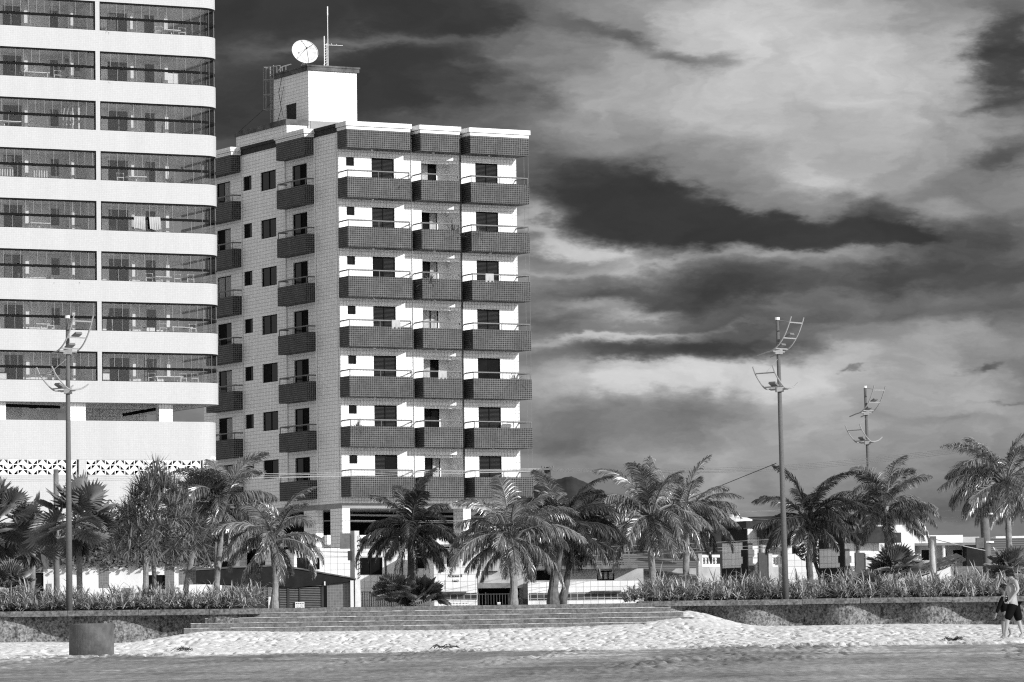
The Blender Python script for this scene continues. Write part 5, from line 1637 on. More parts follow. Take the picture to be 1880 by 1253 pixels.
for (a, c) in ((-.5, f.f(1020, 1035, -2.4)[0]), (f.f(1062, 1035, -2.4)[0], x1)):
    b.box(a, c, 2.4, 2.46, zr0 + hr - .07, zr0 + hr); b.box(a, c, 2.4, 2.46, zr0 + .06, zr0 + .1)
    q = a
    while q < c: b.box(q, q + .04, 2.41, 2.45, zr0, zr0 + hr - .07); q += .13
part(b, 'railing', [M_rail], H)
b = MB(); r = f.rect(1105, 1012, 1156, 1034, -4)
b.box(r[0], r[1], 4, 4.05, r[3] - .05, r[3]); b.box(r[0], r[0] + .06, 4, 4.05, zr0, r[3]); b.box(r[1] - .06, r[1], 4, 4.05, zr0, r[3]); b.box((r[0] + r[1]) / 2, (r[0] + r[1]) / 2 + .04, 4, 4.05, zr0, r[3]); part(b, 'rooftop_frame', [M_rail], H)
f2 = Frame(1155, 196, 0)
H = f2.root('low_tiled_house', 'small low house with sloping tiled roof right of the terrace house')
r = f2.rect(1155, 1045, 1200, 1100); b = MB(); b.box(0, 3.6, 0, 5, G, r[3]); part(b, 'wall', [M_plaster], H)
b = MB(); b.add([(-.2, -.4, r[3] - .05), (4.2, -.4, r[3] - .6), (4.2, 5, r[3] + .2), (-.2, 5, r[3] + .75), (-.2, -.4, r[3] + .05), (4.2, -.4, r[3] - .5), (4.2, 5, r[3] + .3), (-.2, 5, r[3] + .85)], [(3, 2, 1, 0), (4, 5, 6, 7), (0, 1, 5, 4), (1, 2, 6, 5), (2, 3, 7, 6), (3, 0, 4, 7)]); part(b, 'roof', [M_rooft], H)
# the two tiled row houses with stone pilasters
def rowhouse(px, label, k, dY=0, dz=0):
    f = Frame(px, 190 + dY, 27)
    H = f.root('row_house', label, grp='matching tiled row houses')
    S_ = 0
    v1 = f.l(px - 48, 1000)[0]; zt_ = f.f(px, 957 + dz)[1]; x1 = f.f(px + 62, 1000)[0]
    b = MB(); b.box(0, x1, 0, v1, G, zt_ - .3, 0); part(b, 'wall', [M_ht], H)
    b = MB(); b.box(-.05, -.003, .002, f.l(px - 9, 1000)[0], G, zt_ - .35); b.box(-.04, -.003, f.l(px - 9, 1000)[0], v1, zt_ - .95, zt_ - .302); b.box(-.045, -.003, f.l(px - 9, 1000)[0], v1, G, f.f(px, 1042)[1])
    for j in range(4):
        zz = zt_ - 1.3 - .62 * j; b.box(-.052, -.004, f.l(px - 9, 1000)[0] + .001, f.l(px - 12, 1000)[0], zz - .3, zz)
    part(b, 'dark_stone_trim', [MATS['dark_roof']], H)
    b = MB(); b.box(0, f.f(px + 8)[0], -.04, -.003, G, zt_ - 1.0)
    for j in range(4):
        zz = zt_ - 1.3 - .62 * j; b.box(f.f(px + 8)[0] + .001, f.f(px + 11)[0], -.042, -.004, zz - .3, zz)
    part(b, 'stone_quoin', [M_conc], H)
    b = MB(); b.box(-.15, x1 + .2, -.15, v1 + .2, zt_ - .298, zt_); b.box(f.f(px + 14)[0], x1 + .6, -.9, -.152, zt_ - .75, zt_ - .30); part(b, 'roof', [M_cap], H)
    r = f.rect(px + 20, 975 + dz, px + 45, 1036); b = MB(); b.box(r[0], r[0] + .1, -.12, -.003, r[2], r[3]); b.box(r[0] + .1, r[1], -.12, -.003, r[3] - .1, r[3]); part(b, 'door_surround', [M_conc], H)
    b = MB(); b.box(r[0] + .12, r[1], -.06, -.003, r[2], r[3] - .11); part(b, 'dark_window', [M_plw if k else M_curt], H)
    gw = f.rect(px + 17, 1015, px + 34, 1075, 1.2); b = MB(); b.box(gw[0], gw[1], -1.3, -1.2, G, gw[3]); part(b, 'dark_gate', [M_gate], H)
    # balustrade wall on the right and left of the gate
    for (a, c) in ((px + 34, px + 62),) + (((px - 95, px - 55),) if not k else ()):
        r = f.rect(a, 1019, c, 1041, 1.2)
        b = MB(); b.box(r[0], r[1], -1.35, -1.15, G, r[2]); b.box(r[0], r[0] + .2, -1.36, -1.14, r[2], r[3] + .05); wo_ = part(b, 'garden_wall', [M_plaster], H)
        b = MB(); b.box(r[0] + .2, r[1], -1.33, -1.17, r[2] + .001, r[2] + .12); b.box(r[0] + .2, r[1], -1.33, -1.17, r[3] - .12, r[3])
        q = r[0] + .26
        while q < r[1] - .1:
            zc = (r[2] + r[3]) / 2; hh = (r[3] - r[2]) / 2 - .12
            b.tube([(q, -1.25, zc - hh), (q, -1.25, zc - hh * .5), (q, -1.25, zc), (q, -1.25, zc + hh * .5), (q, -1.25, zc + hh)], [.03, .06, .035, .06, .03], 6); q += .17
        b.build('balustrade', [M_plw], wo_)
    return f, H


rowhouse(1374, 'tiled row house with white sunlit front left of the tallest street lamp', 0)
rowhouse(1552, 'tiled row house with white sunlit front left of the farther street lamp', 1, dY=-3, dz=10)
p = at(1350, 953, 196); tk = empty('water_tank', (p.x, 196.5, at(1350, 957, 196).z)); tag(tk, 'pale domed water tank on the roof of the left row house', 'water tank')
b = MB(); b.tube([(0, 0, -.3), (0, 0, .08), (0, 0, .16), (0, 0, .2), (0, 0, .34)], [.82, .82, .6, .26, .24], 20); b.build('tank', [M_plw], tk, smooth=False)
b = MB(); b.tube([(0, 0, .342), (0, 0, .38)], .2, 12); b.build('lid', [M_conc], tk)
# grey shed wall linking the row houses
f = Frame(1440, 196, 2)
H = f.root('link_house', 'low tiled wall with dark opening between the two row houses')
w1 = f.rect(1454, 1003, 1468, 1017)
wallbox(H, 0, f.f(1505)[0], G, f.f(1470, 990)[1], 3, [w1], M_ht); win(H, w1, kind=('open', 'open'))

# white house with balustrade behind the tall palm
f = Frame(1586, 194, 3)
H = f.root('balustrade_house', 'white house with decorative balustrade behind the tall palm by the farther lamp')
x1 = f.f(1692)[0]; w1 = f.rect(1600, 968, 1628, 984); w2 = f.rect(1640, 990, 1650, 1012)
wallbox(H, 0, x1, G, f.f(1640, 962)[1], 5, [w1, w2], M_plw, y=2.0); window(H, 'f', *w1, .12, 'glass', base=2.0); window(H, 'f', *w2, .12, 'open', base=2.0, n=1)
r = f.rect(1588, 1018, 1692, 1040, 0)
b = MB(); b.box(0, x1, 0, .2, G, r[2]); wo_ = part(b, 'garden_wall', [M_plaster], H)
b = MB(); b.box(0, x1, .03, .17, r[2] + .001, r[2] + .08); b.box(0, x1, .03, .17, r[3] - .08, r[3]); b.box(0, x1, .05, .15, (r[2] + r[3]) / 2 - .03, (r[2] + r[3]) / 2 + .03)
q = .06
while q < x1 - .05:
    b.tube([(q, .1, r[2]), (q, .1, (r[2] + r[3]) / 2), (q, .1, r[3])], [.05, .022, .05], 5); q += .13
b.build('balustrade', [M_plw], wo_)
b = MB(); r = f.rect(1597, 1003, 1613, 1019, .5); b.box(r[0], r[1], -.55, -.5, r[2], r[3]); part(b, 'wall_plate', [M_conc], H)

# two-storey corner house with lean-to tiled roof
f = Frame(1690, 200, 4)
H = f.root('corner_house', 'shaded two-storey house with white roof parapet near the far right palm')
x1 = f.f(1790)[0]; xb = f.f(1768)[0]
d1 = f.rect(1692, 1010, 1706, 1029); w1 = f.rect(1750, 1010, 1767, 1029); d2 = f.rect(1731, 1010, 1738, 1030)
wallbox(H, 0, x1, G, f.f(1740, 997)[1], 5, [d1, w1, d2], M_plaster); win(H, d1, kind=('glass', 'open')); win(H, w1, kind='open', n=1); win(H, d2, kind='open', n=1)
b = MB(); za = f.f(1740, 998)[1]
b.box(-1.2, f.f(1762)[0], -1.1, 2.0, za + .002, f.f(1720, 984)[1]); part(b, 'white_parapet', [M_plw], H)
b = MB(); b.box(f.f(1762)[0] + .002, f.f(1792)[0], -1.1, 2.0, za + .002, f.f(1770, 987)[1]); part(b, 'parapet_end', [M_plaster], H)
b = MB(); b.box(-1.3, f.f(1800)[0], -1.2, 2.2, za - .12, za); part(b, 'eaves_slab', [M_conc], H)
b = MB(); b.box(xb, f.f(1799)[0], -1.15, -.003, G, za - .122); part(b, 'side_block', [MATS['dark_roof']], H)
b = MB(); b.box(f.f(1800)[0] + .002, f.f(1812)[0], -1.0, 1.5, G, f.f(1806, 1004)[1]); part(b, 'pale_block', [M_plw], H)
for px in (1728,): b = MB(); x = f.f(px)[0]; b.tube([(x, -.9, G), (x, -.9, za - .12)], .07, 8); part(b, 'post', [M_plw], H)
f = Frame(1668, 172, 0)
H = f.root('lean_to_shed', 'white sunlit shed gable under a rough tiled roof behind the right bed')
b = MB(); g0 = [(f.f(1690)[0], G), (f.f(1753)[0], G), (f.f(1753)[0], f.f(1753, 1039)[1]), (f.f(1750)[0], f.f(1750, 1039)[1]), (f.f(1690)[0], f.f(1690, 1060)[1])]
prism_y(b, g0, .25, 4.0); part(b, 'wall', [M_plw], H)
b = MB(); rr = random.Random(8)
a0 = (f.f(1668)[0], f.f(1668, 1064)[1]); a1 = (f.f(1772)[0], f.f(1772, 1031)[1])
for i in range(15):
    for j in range(9):
        t0, t1 = i / 15, (i + 1) / 15
        xa = a0[0] + (a1[0] - a0[0]) * t0; xb_ = a0[0] + (a1[0] - a0[0]) * t1 + .05; z0_ = a0[1] + (a1[1] - a0[1]) * t0; z1_ = a0[1] + (a1[1] - a0[1]) * t1
        y = j * .42; dz_ = .035 * j + rr.uniform(-.03, .03)
        b.add([(xa, y, z0_ + dz_), (xb_, y, z1_ + dz_ + .04), (xb_, y + .45, z1_ + dz_ + .08), (xa, y + .45, z0_ + dz_ + .04), (xa, y, z0_ + dz_ + .07), (xb_, y, z1_ + dz_ + .11), (xb_, y + .45, z1_ + dz_ + .15), (xa, y + .45, z0_ + dz_ + .11)], [(3, 2, 1, 0), (4, 5, 6, 7), (0, 1, 5, 4), (1, 2, 6, 5), (2, 3, 7, 6), (3, 0, 4, 7)])
part(b, 'roof', [grey('old_clay_tile', .17, .95, .5, 5)], H)
f = Frame(1754, 176, 0)
H = f.root('boundary_wall', 'dark shaded boundary wall behind the right bed near the walkers', 'wall')
b = MB(); b.box(0, f.f(1818)[0], 0, .25, G, f.f(1780, 1040)[1]); part(b, 'wall', [M_mos], H)
f = Frame(1822, 205, 3)
H = f.root('boarded_house', 'grey boarded house with low tiled roof at the far right')
b = MB(); b.box(0, 8, 0, 6, G, f.f(1850, 1018)[1]); part(b, 'wall', [slats('weatherboard', .20, .14, .22, .9)], H)
b = MB(); za = f.f(1850, 1018)[1]; b.add([(-.4, -.6, za - .3), (8.4, -.6, za - .3), (8.4, 3, za + .7), (-.4, 3, za + .7), (-.4, -.6, za - .15), (8.4, -.6, za - .15), (8.4, 3, za + .85), (-.4, 3, za + .85)], [(3, 2, 1, 0), (4, 5, 6, 7), (0, 1, 5, 4), (1, 2, 6, 5), (2, 3, 7, 6), (3, 0, 4, 7)]); part(b, 'roof', [M_rooft], H)
f = Frame(1838, 240, 0)
H = f.root('far_house', 'distant white roofed house just above the boarded house at the right edge')
b = MB(); b.box(0, 9, 0, 5, G, f.f(1860, 990)[1]); part(b, 'wall', [M_plaster], H)
b = MB(); b.box(-.3, 9, -.4, 5, f.f(1860, 990)[1] + .002, f.f(1860, 988)[1] + .1); part(b, 'roof', [M_plw], H)
# ------------------------------------------------------------------ furniture and plants on the glazed verandas of the white tower
M_towel = grey('towel_cloth', .40, .95, .15, 3, spec=.02)
def tpt(u, v, z):
    return Vector((T0.x + math.cos(TT) * u - math.sin(TT) * v, T0.y + math.sin(TT) * u + math.cos(TT) * v, z))


FL = ['first', 'second', 'third', 'fourth', 'fifth', 'sixth', 'seventh', 'eighth']
def zsill(k): return zt[k + 2] - 1.63
def vthing(name, label, cat, k, u, v=1.0, dz=0.0, grp=None):
    e = empty(name, tpt(u, v, zsill(k) - .40 + dz), TT); return tag(e, label, cat, grp)


def fl(k): return f'{FL[k]} floor from top'
def table(k, u, side, w=.9, v=.8, ped=True):
    e = vthing('table', f'white-topped table near the glass, {side} flat, {fl(k)}', 'table', k, u, v)
    b = MB(); b.box(-w / 2, w / 2, -.3, .3, .72, .76); b.build('tabletop', [M_white], e)
    b = MB(); b.tube([(0, 0, 0), (0, 0, .72)], .04, 6) if ped else [b.tube([(sx * w * .42, sy * .25, 0), (sx * w * .42, sy * .25, .72)], .025, 5) for sx in (-1, 1) for sy in (-1, 1)]
    b.build('leg', [M_white], e); return e
def chair(k, u, side, extra_, v=.7, rz=0):
    e = vthing('chair', f'light chair {extra_} in the {side} flat, {fl(k)}', 'chair', k, u, v); e.rotation_euler.z += rz
    b = MB(); b.box(-.2, .2, -.2, .2, .43, .47); b.build('seat', [M_white], e)
    b = MB(); b.tube([(-.19, .19, .47), (-.2, .24, .95), (.2, .24, .95), (.19, .19, .47)], .022, 5); b.tube([(-.19, .21, .7), (.19, .21, .7)], .02, 5); b.build('backrest', [M_white], e)
    for sx in (-1, 1):
        for sy in (-1, 1):
            b = MB(); b.tube([(sx * .18, sy * .18, 0), (sx * .18, sy * .18, .43)], .02, 5); b.build('leg', [M_white], e)
def pot(k, u, side, extra_, v=.45, s=1.0, sd=1):
    e = vthing('potted_plant', f'{extra_} potted plant behind the glass, {side} flat, {fl(k)}', 'plant', k, u, v)
    rr = random.Random(sd + k); b = MB(); b.tube([(0, 0, 0), (0, 0, .32 * s)], [.13 * s, .17 * s], 10); b.build('pot', [M_white], e)
    b = MB()
    for i in range(34):
        d = Vector((rr.gauss(0, 1), rr.gauss(0, 1), abs(rr.gauss(1, .8)))).normalized(); sword(b, (0, 0, .3 * s), d, rr.uniform(.35, .7) * s, .022, rr, .7)
    b.build('foliage', [M_fan], e)
def cabinet(k, u, side, extra_, w=.6, h=.75, v=1.9):
    e = vthing('cabinet', f'white {extra_} cabinet against the inner wall, {side} flat, {fl(k)}', 'cabinet', k, u, v)
    b = MB(); b.box(-w / 2, w / 2, -.25, .25, 0, h); b.build('body', [M_white], e)
    b = MB(); b.box(-w / 2 - .04, w / 2 + .04, -.29, .29, h + .001, h + .04); b.build('worktop', [M_bar], e)
def doorless(): pass


cabinet(0, -7.1, 'left', 'counter'); cabinet(1, -7.1, 'left', 'counter'); cabinet(4, -7.1, 'left', 'counter'); cabinet(3, -7.0, 'left', 'low', .8, .6)
table(0, -1.6, 'right'); chair(0, -2.3, 'right', 'left of the small table'); chair(0, -.9, 'right', 'right of the small table')
pot(0, -5.9, 'right', 'dark spreading', s=1.1); pot(1, -5.7, 'right', 'low bushy'); pot(1, -10.6, 'left', 'hanging-leaved', s=1.5, v=.7)
table(1, -9.8, 'left', 1.6, ped=False); chair(1, -8.4, 'left', 'by the long table'); cabinet(1, -1.2, 'right', 'tall', .7, 1.25)
table(2, -11.6, 'left', 1.8); pot(2, -5.8, 'right', 'feathery', s=.9); pot(2, -3.1, 'right', 'small white flowering', s=.8)
e = vthing('bicycle_rack', f'upright white pole rack with hanging gear, left flat, {fl(2)}', 'rack', 2, -7.5, .7)
b = MB(); b.tube([(-.1, 0, 0), (-.1, 0, 2.0)], .03, 6); b.tube([(.25, 0, 0), (.25, 0, 2.0)], .06, 8); b.build('pole', [M_white], e)
b = MB(); [b.tube([(-.5 + .22 * i, .1, 1.9), (-.62 + .22 * i, .1, 1.3), (-.66 + .22 * i, .1, .7)], .05, 6) for i in range(3)]; b.build('hanging_gear', [M_curt], e)
e = vthing('barbecue_stand', f'folded white barbecue stand, left flat, {fl(3)}', 'stand', 3, -11.6, .6)
b = MB(); b.box(-.4, .4, -.1, .1, .95, 1.0); [b.box(-.38 + .15 * i, -.34 + .15 * i, -.08, .08, .5, .95) for i in range(6)]; b.build('rack', [M_white], e)
e = vthing('drying_rack', f'white drying rack, left flat, {fl(3)}', 'rack', 3, -9.6, .6)
b = MB(); b.box(-.4, .4, -.1, .1, .95, 1.0); [b.box(-.38 + .15 * i, -.34 + .15 * i, -.08, .08, .45, .95) for i in range(6)]; b.build('rack', [M_white], e)
table(3, -3.8, 'right', 1.1); chair(3, -4.7, 'right', 'at the round table'); pot(3, -2.0, 'right', 'dark thick-leaved', s=1.2); pot(3, -.9, 'right', 'tall dark', s=1.1)
table(4, -9.6, 'left', 1.2); pot(4, -5.4, 'right', 'white-flowered', s=.9); pot(4, -8.6, 'left', 'small', s=.8)
for i, u in enumerate((-3.95, -3.05)):
    e = empty('hanging_towel', tpt(u, -.03, zsill(4) + .80), TT); tag(e, ['left of two pale towels hung over the handrail of the fifth glazed floor', 'right of two pale towels hung over the handrail of the fifth glazed floor'][i], 'towel')
    b = MB(); w = .68; n = 16; vs = []
    for j in range(5):
        for q in range(n + 1): vs.append((-w / 2 + w * q / n + (.05 * j if i else 0) * .3, -.03 - .025 * math.sin(q * 1.9 + j * .3) * (j / 4 + .3), .04 - .70 * j / 4 * (1 - .05 * math.sin(q * .35 + 2 * i))))
    b.add(vs, [(j * (n + 1) + q, (j + 1) * (n + 1) + q, (j + 1) * (n + 1) + q + 1, j * (n + 1) + q + 1) for j in range(4) for q in range(n)])
    o_ = b.build('cloth', [M_towel], e); sm = o_.modifiers.new('thick', 'SOLIDIFY'); sm.thickness = .012
e = vthing('ceiling_beam_light', f'slanted white beam under the ceiling, right flat, {fl(4)}', 'beam', 4, -3.0, 1.2, dz=1.9); b = MB(); b.tube([(-1.1, 0, -.12), (1.0, 0, .02)], .04, 5); b.build('beam', [M_white], e)
for j, u in enumerate((-11.6, -10.9, -10.3)): pot(5, u, 'left', ['leftmost', 'middle', 'right-hand'][j] + ' trailing pale', s=.85, sd=20 + j)
pot(5, -9.2, 'left', 'single upright pale', s=.9); pot(5, -7.7, 'left', 'thin-stemmed', s=1.0)
table(5, -2.3, 'right', 1.0); chair(5, -3.0, 'right', 'left of the table'); chair(5, -1.3, 'right', 'right of the table'); chair(5, -.5, 'right', 'nearest the rounded corner')
table(6, -9.5, 'left', .8); chair(6, -8.9, 'left', 'right of the small table'); cabinet(6, -7.0, 'left', 'low', .6, .55)
e = vthing('surfboard', f'dark surfboard leaning beside a white ladder, right flat, {fl(6)}', 'surfboard', 6, -5.5, .7)
b = MB(); pr_ = [(.0, 0), (.12, .15), (.17, .6), (.14, 1.1), (0, 1.5), (-.14, 1.1), (-.17, .6), (-.12, .15)]; b.add([(p[0], -.02, p[1]) for p in pr_] + [(p[0], .03, p[1]) for p in pr_], [tuple(range(8)), tuple(range(15, 7, -1))] + [(i, 8 + i, 8 + (i + 1) % 8, (i + 1) % 8) for i in range(8)]); b.build('board', [M_black], e)
e = vthing('step_ladder', f'white step ladder, right flat, {fl(6)}', 'ladder', 6, -5.3, 1.1)
b = MB(); [b.tube([(sx * .15 + .1 * sy, sy * .2, 0), (sx * .1, 0, 1.3)], .025, 5) for sx in (-1, 1) for sy in (-1, 1)]; b.build('rails', [M_white], e)
table(6, -1.2, 'right', 1.3, ped=False); chair(6, -2.2, 'right', 'left of the dining table'); chair(6, -.4, 'right', 'beside the dining table'); cabinet(6, -3.0, 'right', 'box', .5, .7, 1.0)
cabinet(7, -11.9, 'left', 'low box', .7, .8, 1.0); table(7, -9.4, 'left', .7); pot(7, -9.3, 'left', 'small dark', v=.8, s=.7); table(7, -2.0, 'right', 1.7, ped=False)
chair(7, -2.9, 'right', 'left of the long table'); chair(7, -1.0, 'right', 'right of the long table'); cabinet(7, -5.6, 'right', 'wide', .9, .95); chair(7, -.3, 'right', 'in the corner')
e = vthing('wall_ladder_shelf', f'leaning ladder shelf on the inner wall, right flat, {fl(7)}', 'shelf', 7, -2.75, 2.05)
b = MB(); [b.tube([(sx * .13, 0, .2), (sx * .13, 0, 1.9)], .02, 5) for sx in (-1, 1)]; [b.box(-.13, .13, -.08, .0, .5 + .3 * i, .54 + .3 * i) for i in range(5)]; b.build('frame', [M_bar], e)
e = vthing('hanging_shelf', f'dark wall shelf of square boxes, left flat, {fl(1)}', 'shelf', 1, -7.4, 2.0, dz=1.05)
b = MB(); [b.box(-.45 + .3 * i, -.2 + .3 * i, -.15, .0, .1 + .22 * ((i * 2) % 3), .32 + .22 * ((i * 2) % 3)) for i in range(4)]; b.build('boxes', [M_bar], e)

def apt_thing(name, label, cat, x, y, k): 
    p = local(apt, x, y, zb[k] + .15); e = empty(name, p, TH); return tag(e, label, cat)
for (x, y, k, s_, lb) in ((3.2, -.9, 1, .9, 'leafy pot plant on the top left front balcony'), (5.3, -1.0, 3, 1.3, 'tall pot plant on the third middle balcony'), (7.0, -.9, 2, 1.5, 'tall thin pot plant on the second middle balcony'), (10.9, -.95, 5, 1.3, 'pot plant at the right end of the fifth right balcony'), (.6, -.9, 6, 1.2, 'pot plant at the left end of the sixth left balcony'), (8.5, -.9, 2, 1.1, 'small pot plant on the second right balcony')):
    e = apt_thing('potted_plant', lb, 'plant', x, y, k); rr = random.Random(int(x * 10) + k)
    b = MB(); b.tube([(0, 0, 0), (0, 0, .5)], [.15, .2], 10); b.build('pot', [M_conc], e)
    b = MB()
    for i in range(60):
        d = Vector((rr.gauss(0, .7), rr.gauss(0, .7), abs(rr.gauss(1, .6)))).normalized(); sword(b, (0, 0, .5 + rr.random() * .3), d, rr.uniform(.5, .8) * s_, .024, rr, .6)
    b.build('foliage', [M_fan], e)
e = apt_thing('table', 'round garden table with a parasol stub on the sixth right balcony', 'table', 11.0, -.6, 6)
b = MB(); b.tube([(0, 0, 1.38), (0, 0, 1.42)], .42, 16); b.build('tabletop', [M_white], e); b = MB(); b.tube([(0, 0, 0), (0, 0, 1.5)], .03, 6); b.build('leg', [M_white], e)
for (x, k, lb) in ((3.0, 4, 'towel drying over the fourth left balcony railing'), (6.0, 5, 'cloth drying over the fifth middle balcony railing'), (9.2, 3, 'cloth drying over the third right balcony railing')):
    e = empty('drying_towel', local(apt, x, -1.14, zb[k] + 1.17 + .36), TH); tag(e, lb, 'towel')
    b = MB(); w_ = .55; vs = []
    for j_ in range(6):
        for q in range(9):
            vs.append((-w_ / 2 + w_ * q / 8, -.06 - .02 * math.sin(q * 1.7) * j_ / 5, .045 - .5 * j_ / 5))
    b.add(vs, [(j_ * 9 + q, (j_ + 1) * 9 + q, (j_ + 1) * 9 + q + 1, j_ * 9 + q + 1) for j_ in range(5) for q in range(8)]); o_ = b.build('cloth', [M_towel], e); o_.modifiers.new('thick', 'SOLIDIFY').thickness = .012

# ------------------------------------------------------------------ the two people walking on the sand
M_skin = grey('skin', .34, .55, .06, 9)
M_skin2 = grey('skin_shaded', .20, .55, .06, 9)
M_hair = grey('dark_hair', .02, .7, .3, 20)
M_short = grey('black_cloth', .008, .95, .2, 6, spec=.02)


def skinbody(name, joints, edges, root, mat, levels=2, rootj=0):
    """continuous body: skin modifier over a skeleton with per-joint radii (rx, ry)"""
    me = bpy.data.meshes.new(name); me.from_pydata([j[0] for j in joints], edges, []); me.materials.append(mat)
    o = bpy.data.objects.new(name, me); col.objects.link(o); o.parent = root
    md = o.modifiers.new('skin', 'SKIN'); md.use_smooth_shade = True; md.branch_smoothing = .6
    for i, j in enumerate(joints):
        sv = me.skin_vertices[0].data[i]; sv.radius = j[1]; sv.use_root = (i == rootj)
    sb = o.modifiers.new('sub', 'SUBSURF'); sb.levels = levels; sb.render_levels = levels
    return o


def fingers(mb, palm, fwd, side, n=4, L=.075, curl=.9, r=.0085):
    fwd = Vector(fwd).normalized(); side = Vector(side).normalized(); up = fwd.cross(side)
    mb.ball(palm, .042, 8, 6, sq=(.8, .8, 1.0))
    for k in range(n):
        o_ = Vector(palm) + side * (-.03 + .02 * k) + fwd * .03; l_ = L * (.82, 1, .96, .75)[k]
        d1 = (fwd + up * .25).normalized(); d2 = (fwd * .5 + up * curl).normalized(); d3 = (fwd * .1 + up * 1.2 * curl).normalized()
        mb.tube([o_, o_ + d1 * l_ * .45, o_ + d1 * l_ * .45 + d2 * l_ * .32, o_ + d1 * l_ * .45 + d2 * l_ * .32 + d3 * l_ * .25], [r, r, r * .9, r * .6], 6)
    o_ = Vector(palm) - side * .035; mb.tube([o_, o_ - side * .02 + fwd * .03, o_ - side * .018 + fwd * .055 + up * .02], [.012, .011, .008], 6)


def head(root, c, r, face, mat, hairmat, hair_long=1.0):
    """head with nose, eyes, mouth, ears and hair; face = direction it looks"""
    f = Vector(face).normalized(); s = f.cross(Vector((0, 0, 1))).normalized(); u = s.cross(f)
    C = Vector(c)
    def Q(a, b_, d): return C + f * a + s * b_ + u * d
    hb_ = MB(); n, k = 20, 14; vs = []
    for j in range(k + 1):
        ph = math.pi * j / k
        for i in range(n):
            t = 2 * math.pi * i / n
            x, y, z = math.sin(ph) * math.cos(t), math.sin(ph) * math.sin(t), math.cos(ph)
            jaw = 1 - .28 * max(0, -z) ** 1.4
            fx = x * .98 * r * (jaw if x < 0 else (1 - .08 * max(0, -z)))
            if x > .5 and -.2 < z < .12: fx -= .012 * r * 8 * max(0, .18 - abs(abs(y) - .38)) * .6
            vs.append(Q(fx, y * .78 * r * jaw, z * 1.22 * r))
    fs = [(j * n + i, (j + 1) * n + i, (j + 1) * n + (i + 1) % n, j * n + (i + 1) % n) for j in range(k) for i in range(n)]
    hb_.add(vs, fs)
    hb_.add([Q(.9 * r, 0, .12 * r), Q(1.16 * r, 0, -.22 * r), Q(.88 * r, .17 * r, -.27 * r), Q(.88 * r, -.17 * r, -.27 * r), Q(.86 * r, 0, -.34 * r)], [(0, 2, 1), (0, 1, 3), (1, 2, 4), (1, 4, 3)])
    for sg_ in (-1, 1): hb_.ball(Q(-.02 * r, sg_ * .80 * r, -.05 * r), .2 * r, 8, 6, sq=(.8, .8, 1.2))
    ho = hb_.build('head', [mat], root, smooth=True)
    ft = MB()
    for sg_ in (-1, 1): ft.ball(Q(.86 * r, sg_ * .32 * r, .02 * r), .09 * r, 8, 5)
    ft.tube([Q(.86 * r, -.25 * r, -.56 * r), Q(.93 * r, 0, -.55 * r), Q(.86 * r, .25 * r, -.56 * r)], .035 * r, 5)
    for sg_ in (-1, 1): ft.tube([Q(.86 * r, sg_ * .18 * r, .2 * r), Q(.84 * r, sg_ * .48 * r, .18 * r)], .04 * r, 5)
    ft.build('face_features', [hairmat], ho)
    hm = MB(); rr = random.Random(2); vs = []; n2, k2 = 20, 8
    for j in range(k2 + 1):
        ph = math.pi * .62 * j / k2
        for i in range(n2):
            t = 2 * math.pi * i / n2; front = max(0, math.cos(t))
            p_ = min(ph, math.pi * (.62 - .30 * front)); rad = 1.10 + .05 * rr.random()
            vs.append(Q(math.sin(p_) * math.cos(t) * r * rad, math.sin(p_) * math.sin(t) * .86 * r * rad, math.cos(p_) * 1.24 * r * rad))
    hm.add(vs, [(j * n2 + i, (j + 1) * n2 + i, (j + 1) * n2 + (i + 1) % n2, j * n2 + (i + 1) % n2) for j in range(k2) for i in range(n2)])
    for i in range(150):
        t = rr.uniform(0, 6.28); ph = rr.uniform(.1, 1.9)
        if math.cos(t) > .3 and ph > 1.0: continue
        a = Q(math.sin(ph) * math.cos(t) * r * 1.05, math.sin(ph) * math.sin(t) * .85 * r, math.cos(ph) * 1.26 * r)
        d = (a - C).normalized(); e1 = d.orthogonal().normalized()
        hm.tube([a, a + d * .02 + e1 * rr.uniform(-.02, .02), a + d * .03 * hair_long + Vector((rr.uniform(-.03, .03), rr.uniform(-.03, .03), -.02 * hair_long))], [.012, .01, .003], 4)
    hm.build('hair', [hairmat], root)
    return ho


# man: walking to the left, bare chested, dark knee-length shorts, forearm across the belly
py_ = 110.0; pm = at(1858, 1178, py_)
man = empty('person', (pm.x, py_, float(sand_z(pm.x, py_, False)) + .01)); tag(man, 'bare-chested adult in black shorts walking left, forearm across the belly', 'person')
S = py_ / F
def MJ(px, py, y=0.0): p = at(px, py, py_); return (p.x - pm.x, y, (1178 - py) * S)
J = []
def j(px, py, y, rx, ry=None): J.append((MJ(px, py, y), (rx, ry or rx))); return len(J) - 1
pel = j(1860, 1108, 0, .135, .15); wai = j(1858.5, 1097, 0, .155, .15); bel = j(1856, 1088, 0, .175, .15); che = j(1857, 1078, 0, .155, .17); shl = j(1858.5, 1071.5, 0, .09, .14); nk = j(1858, 1067, 0, .055); hd0 = j(1856.5, 1063, 0, .05)
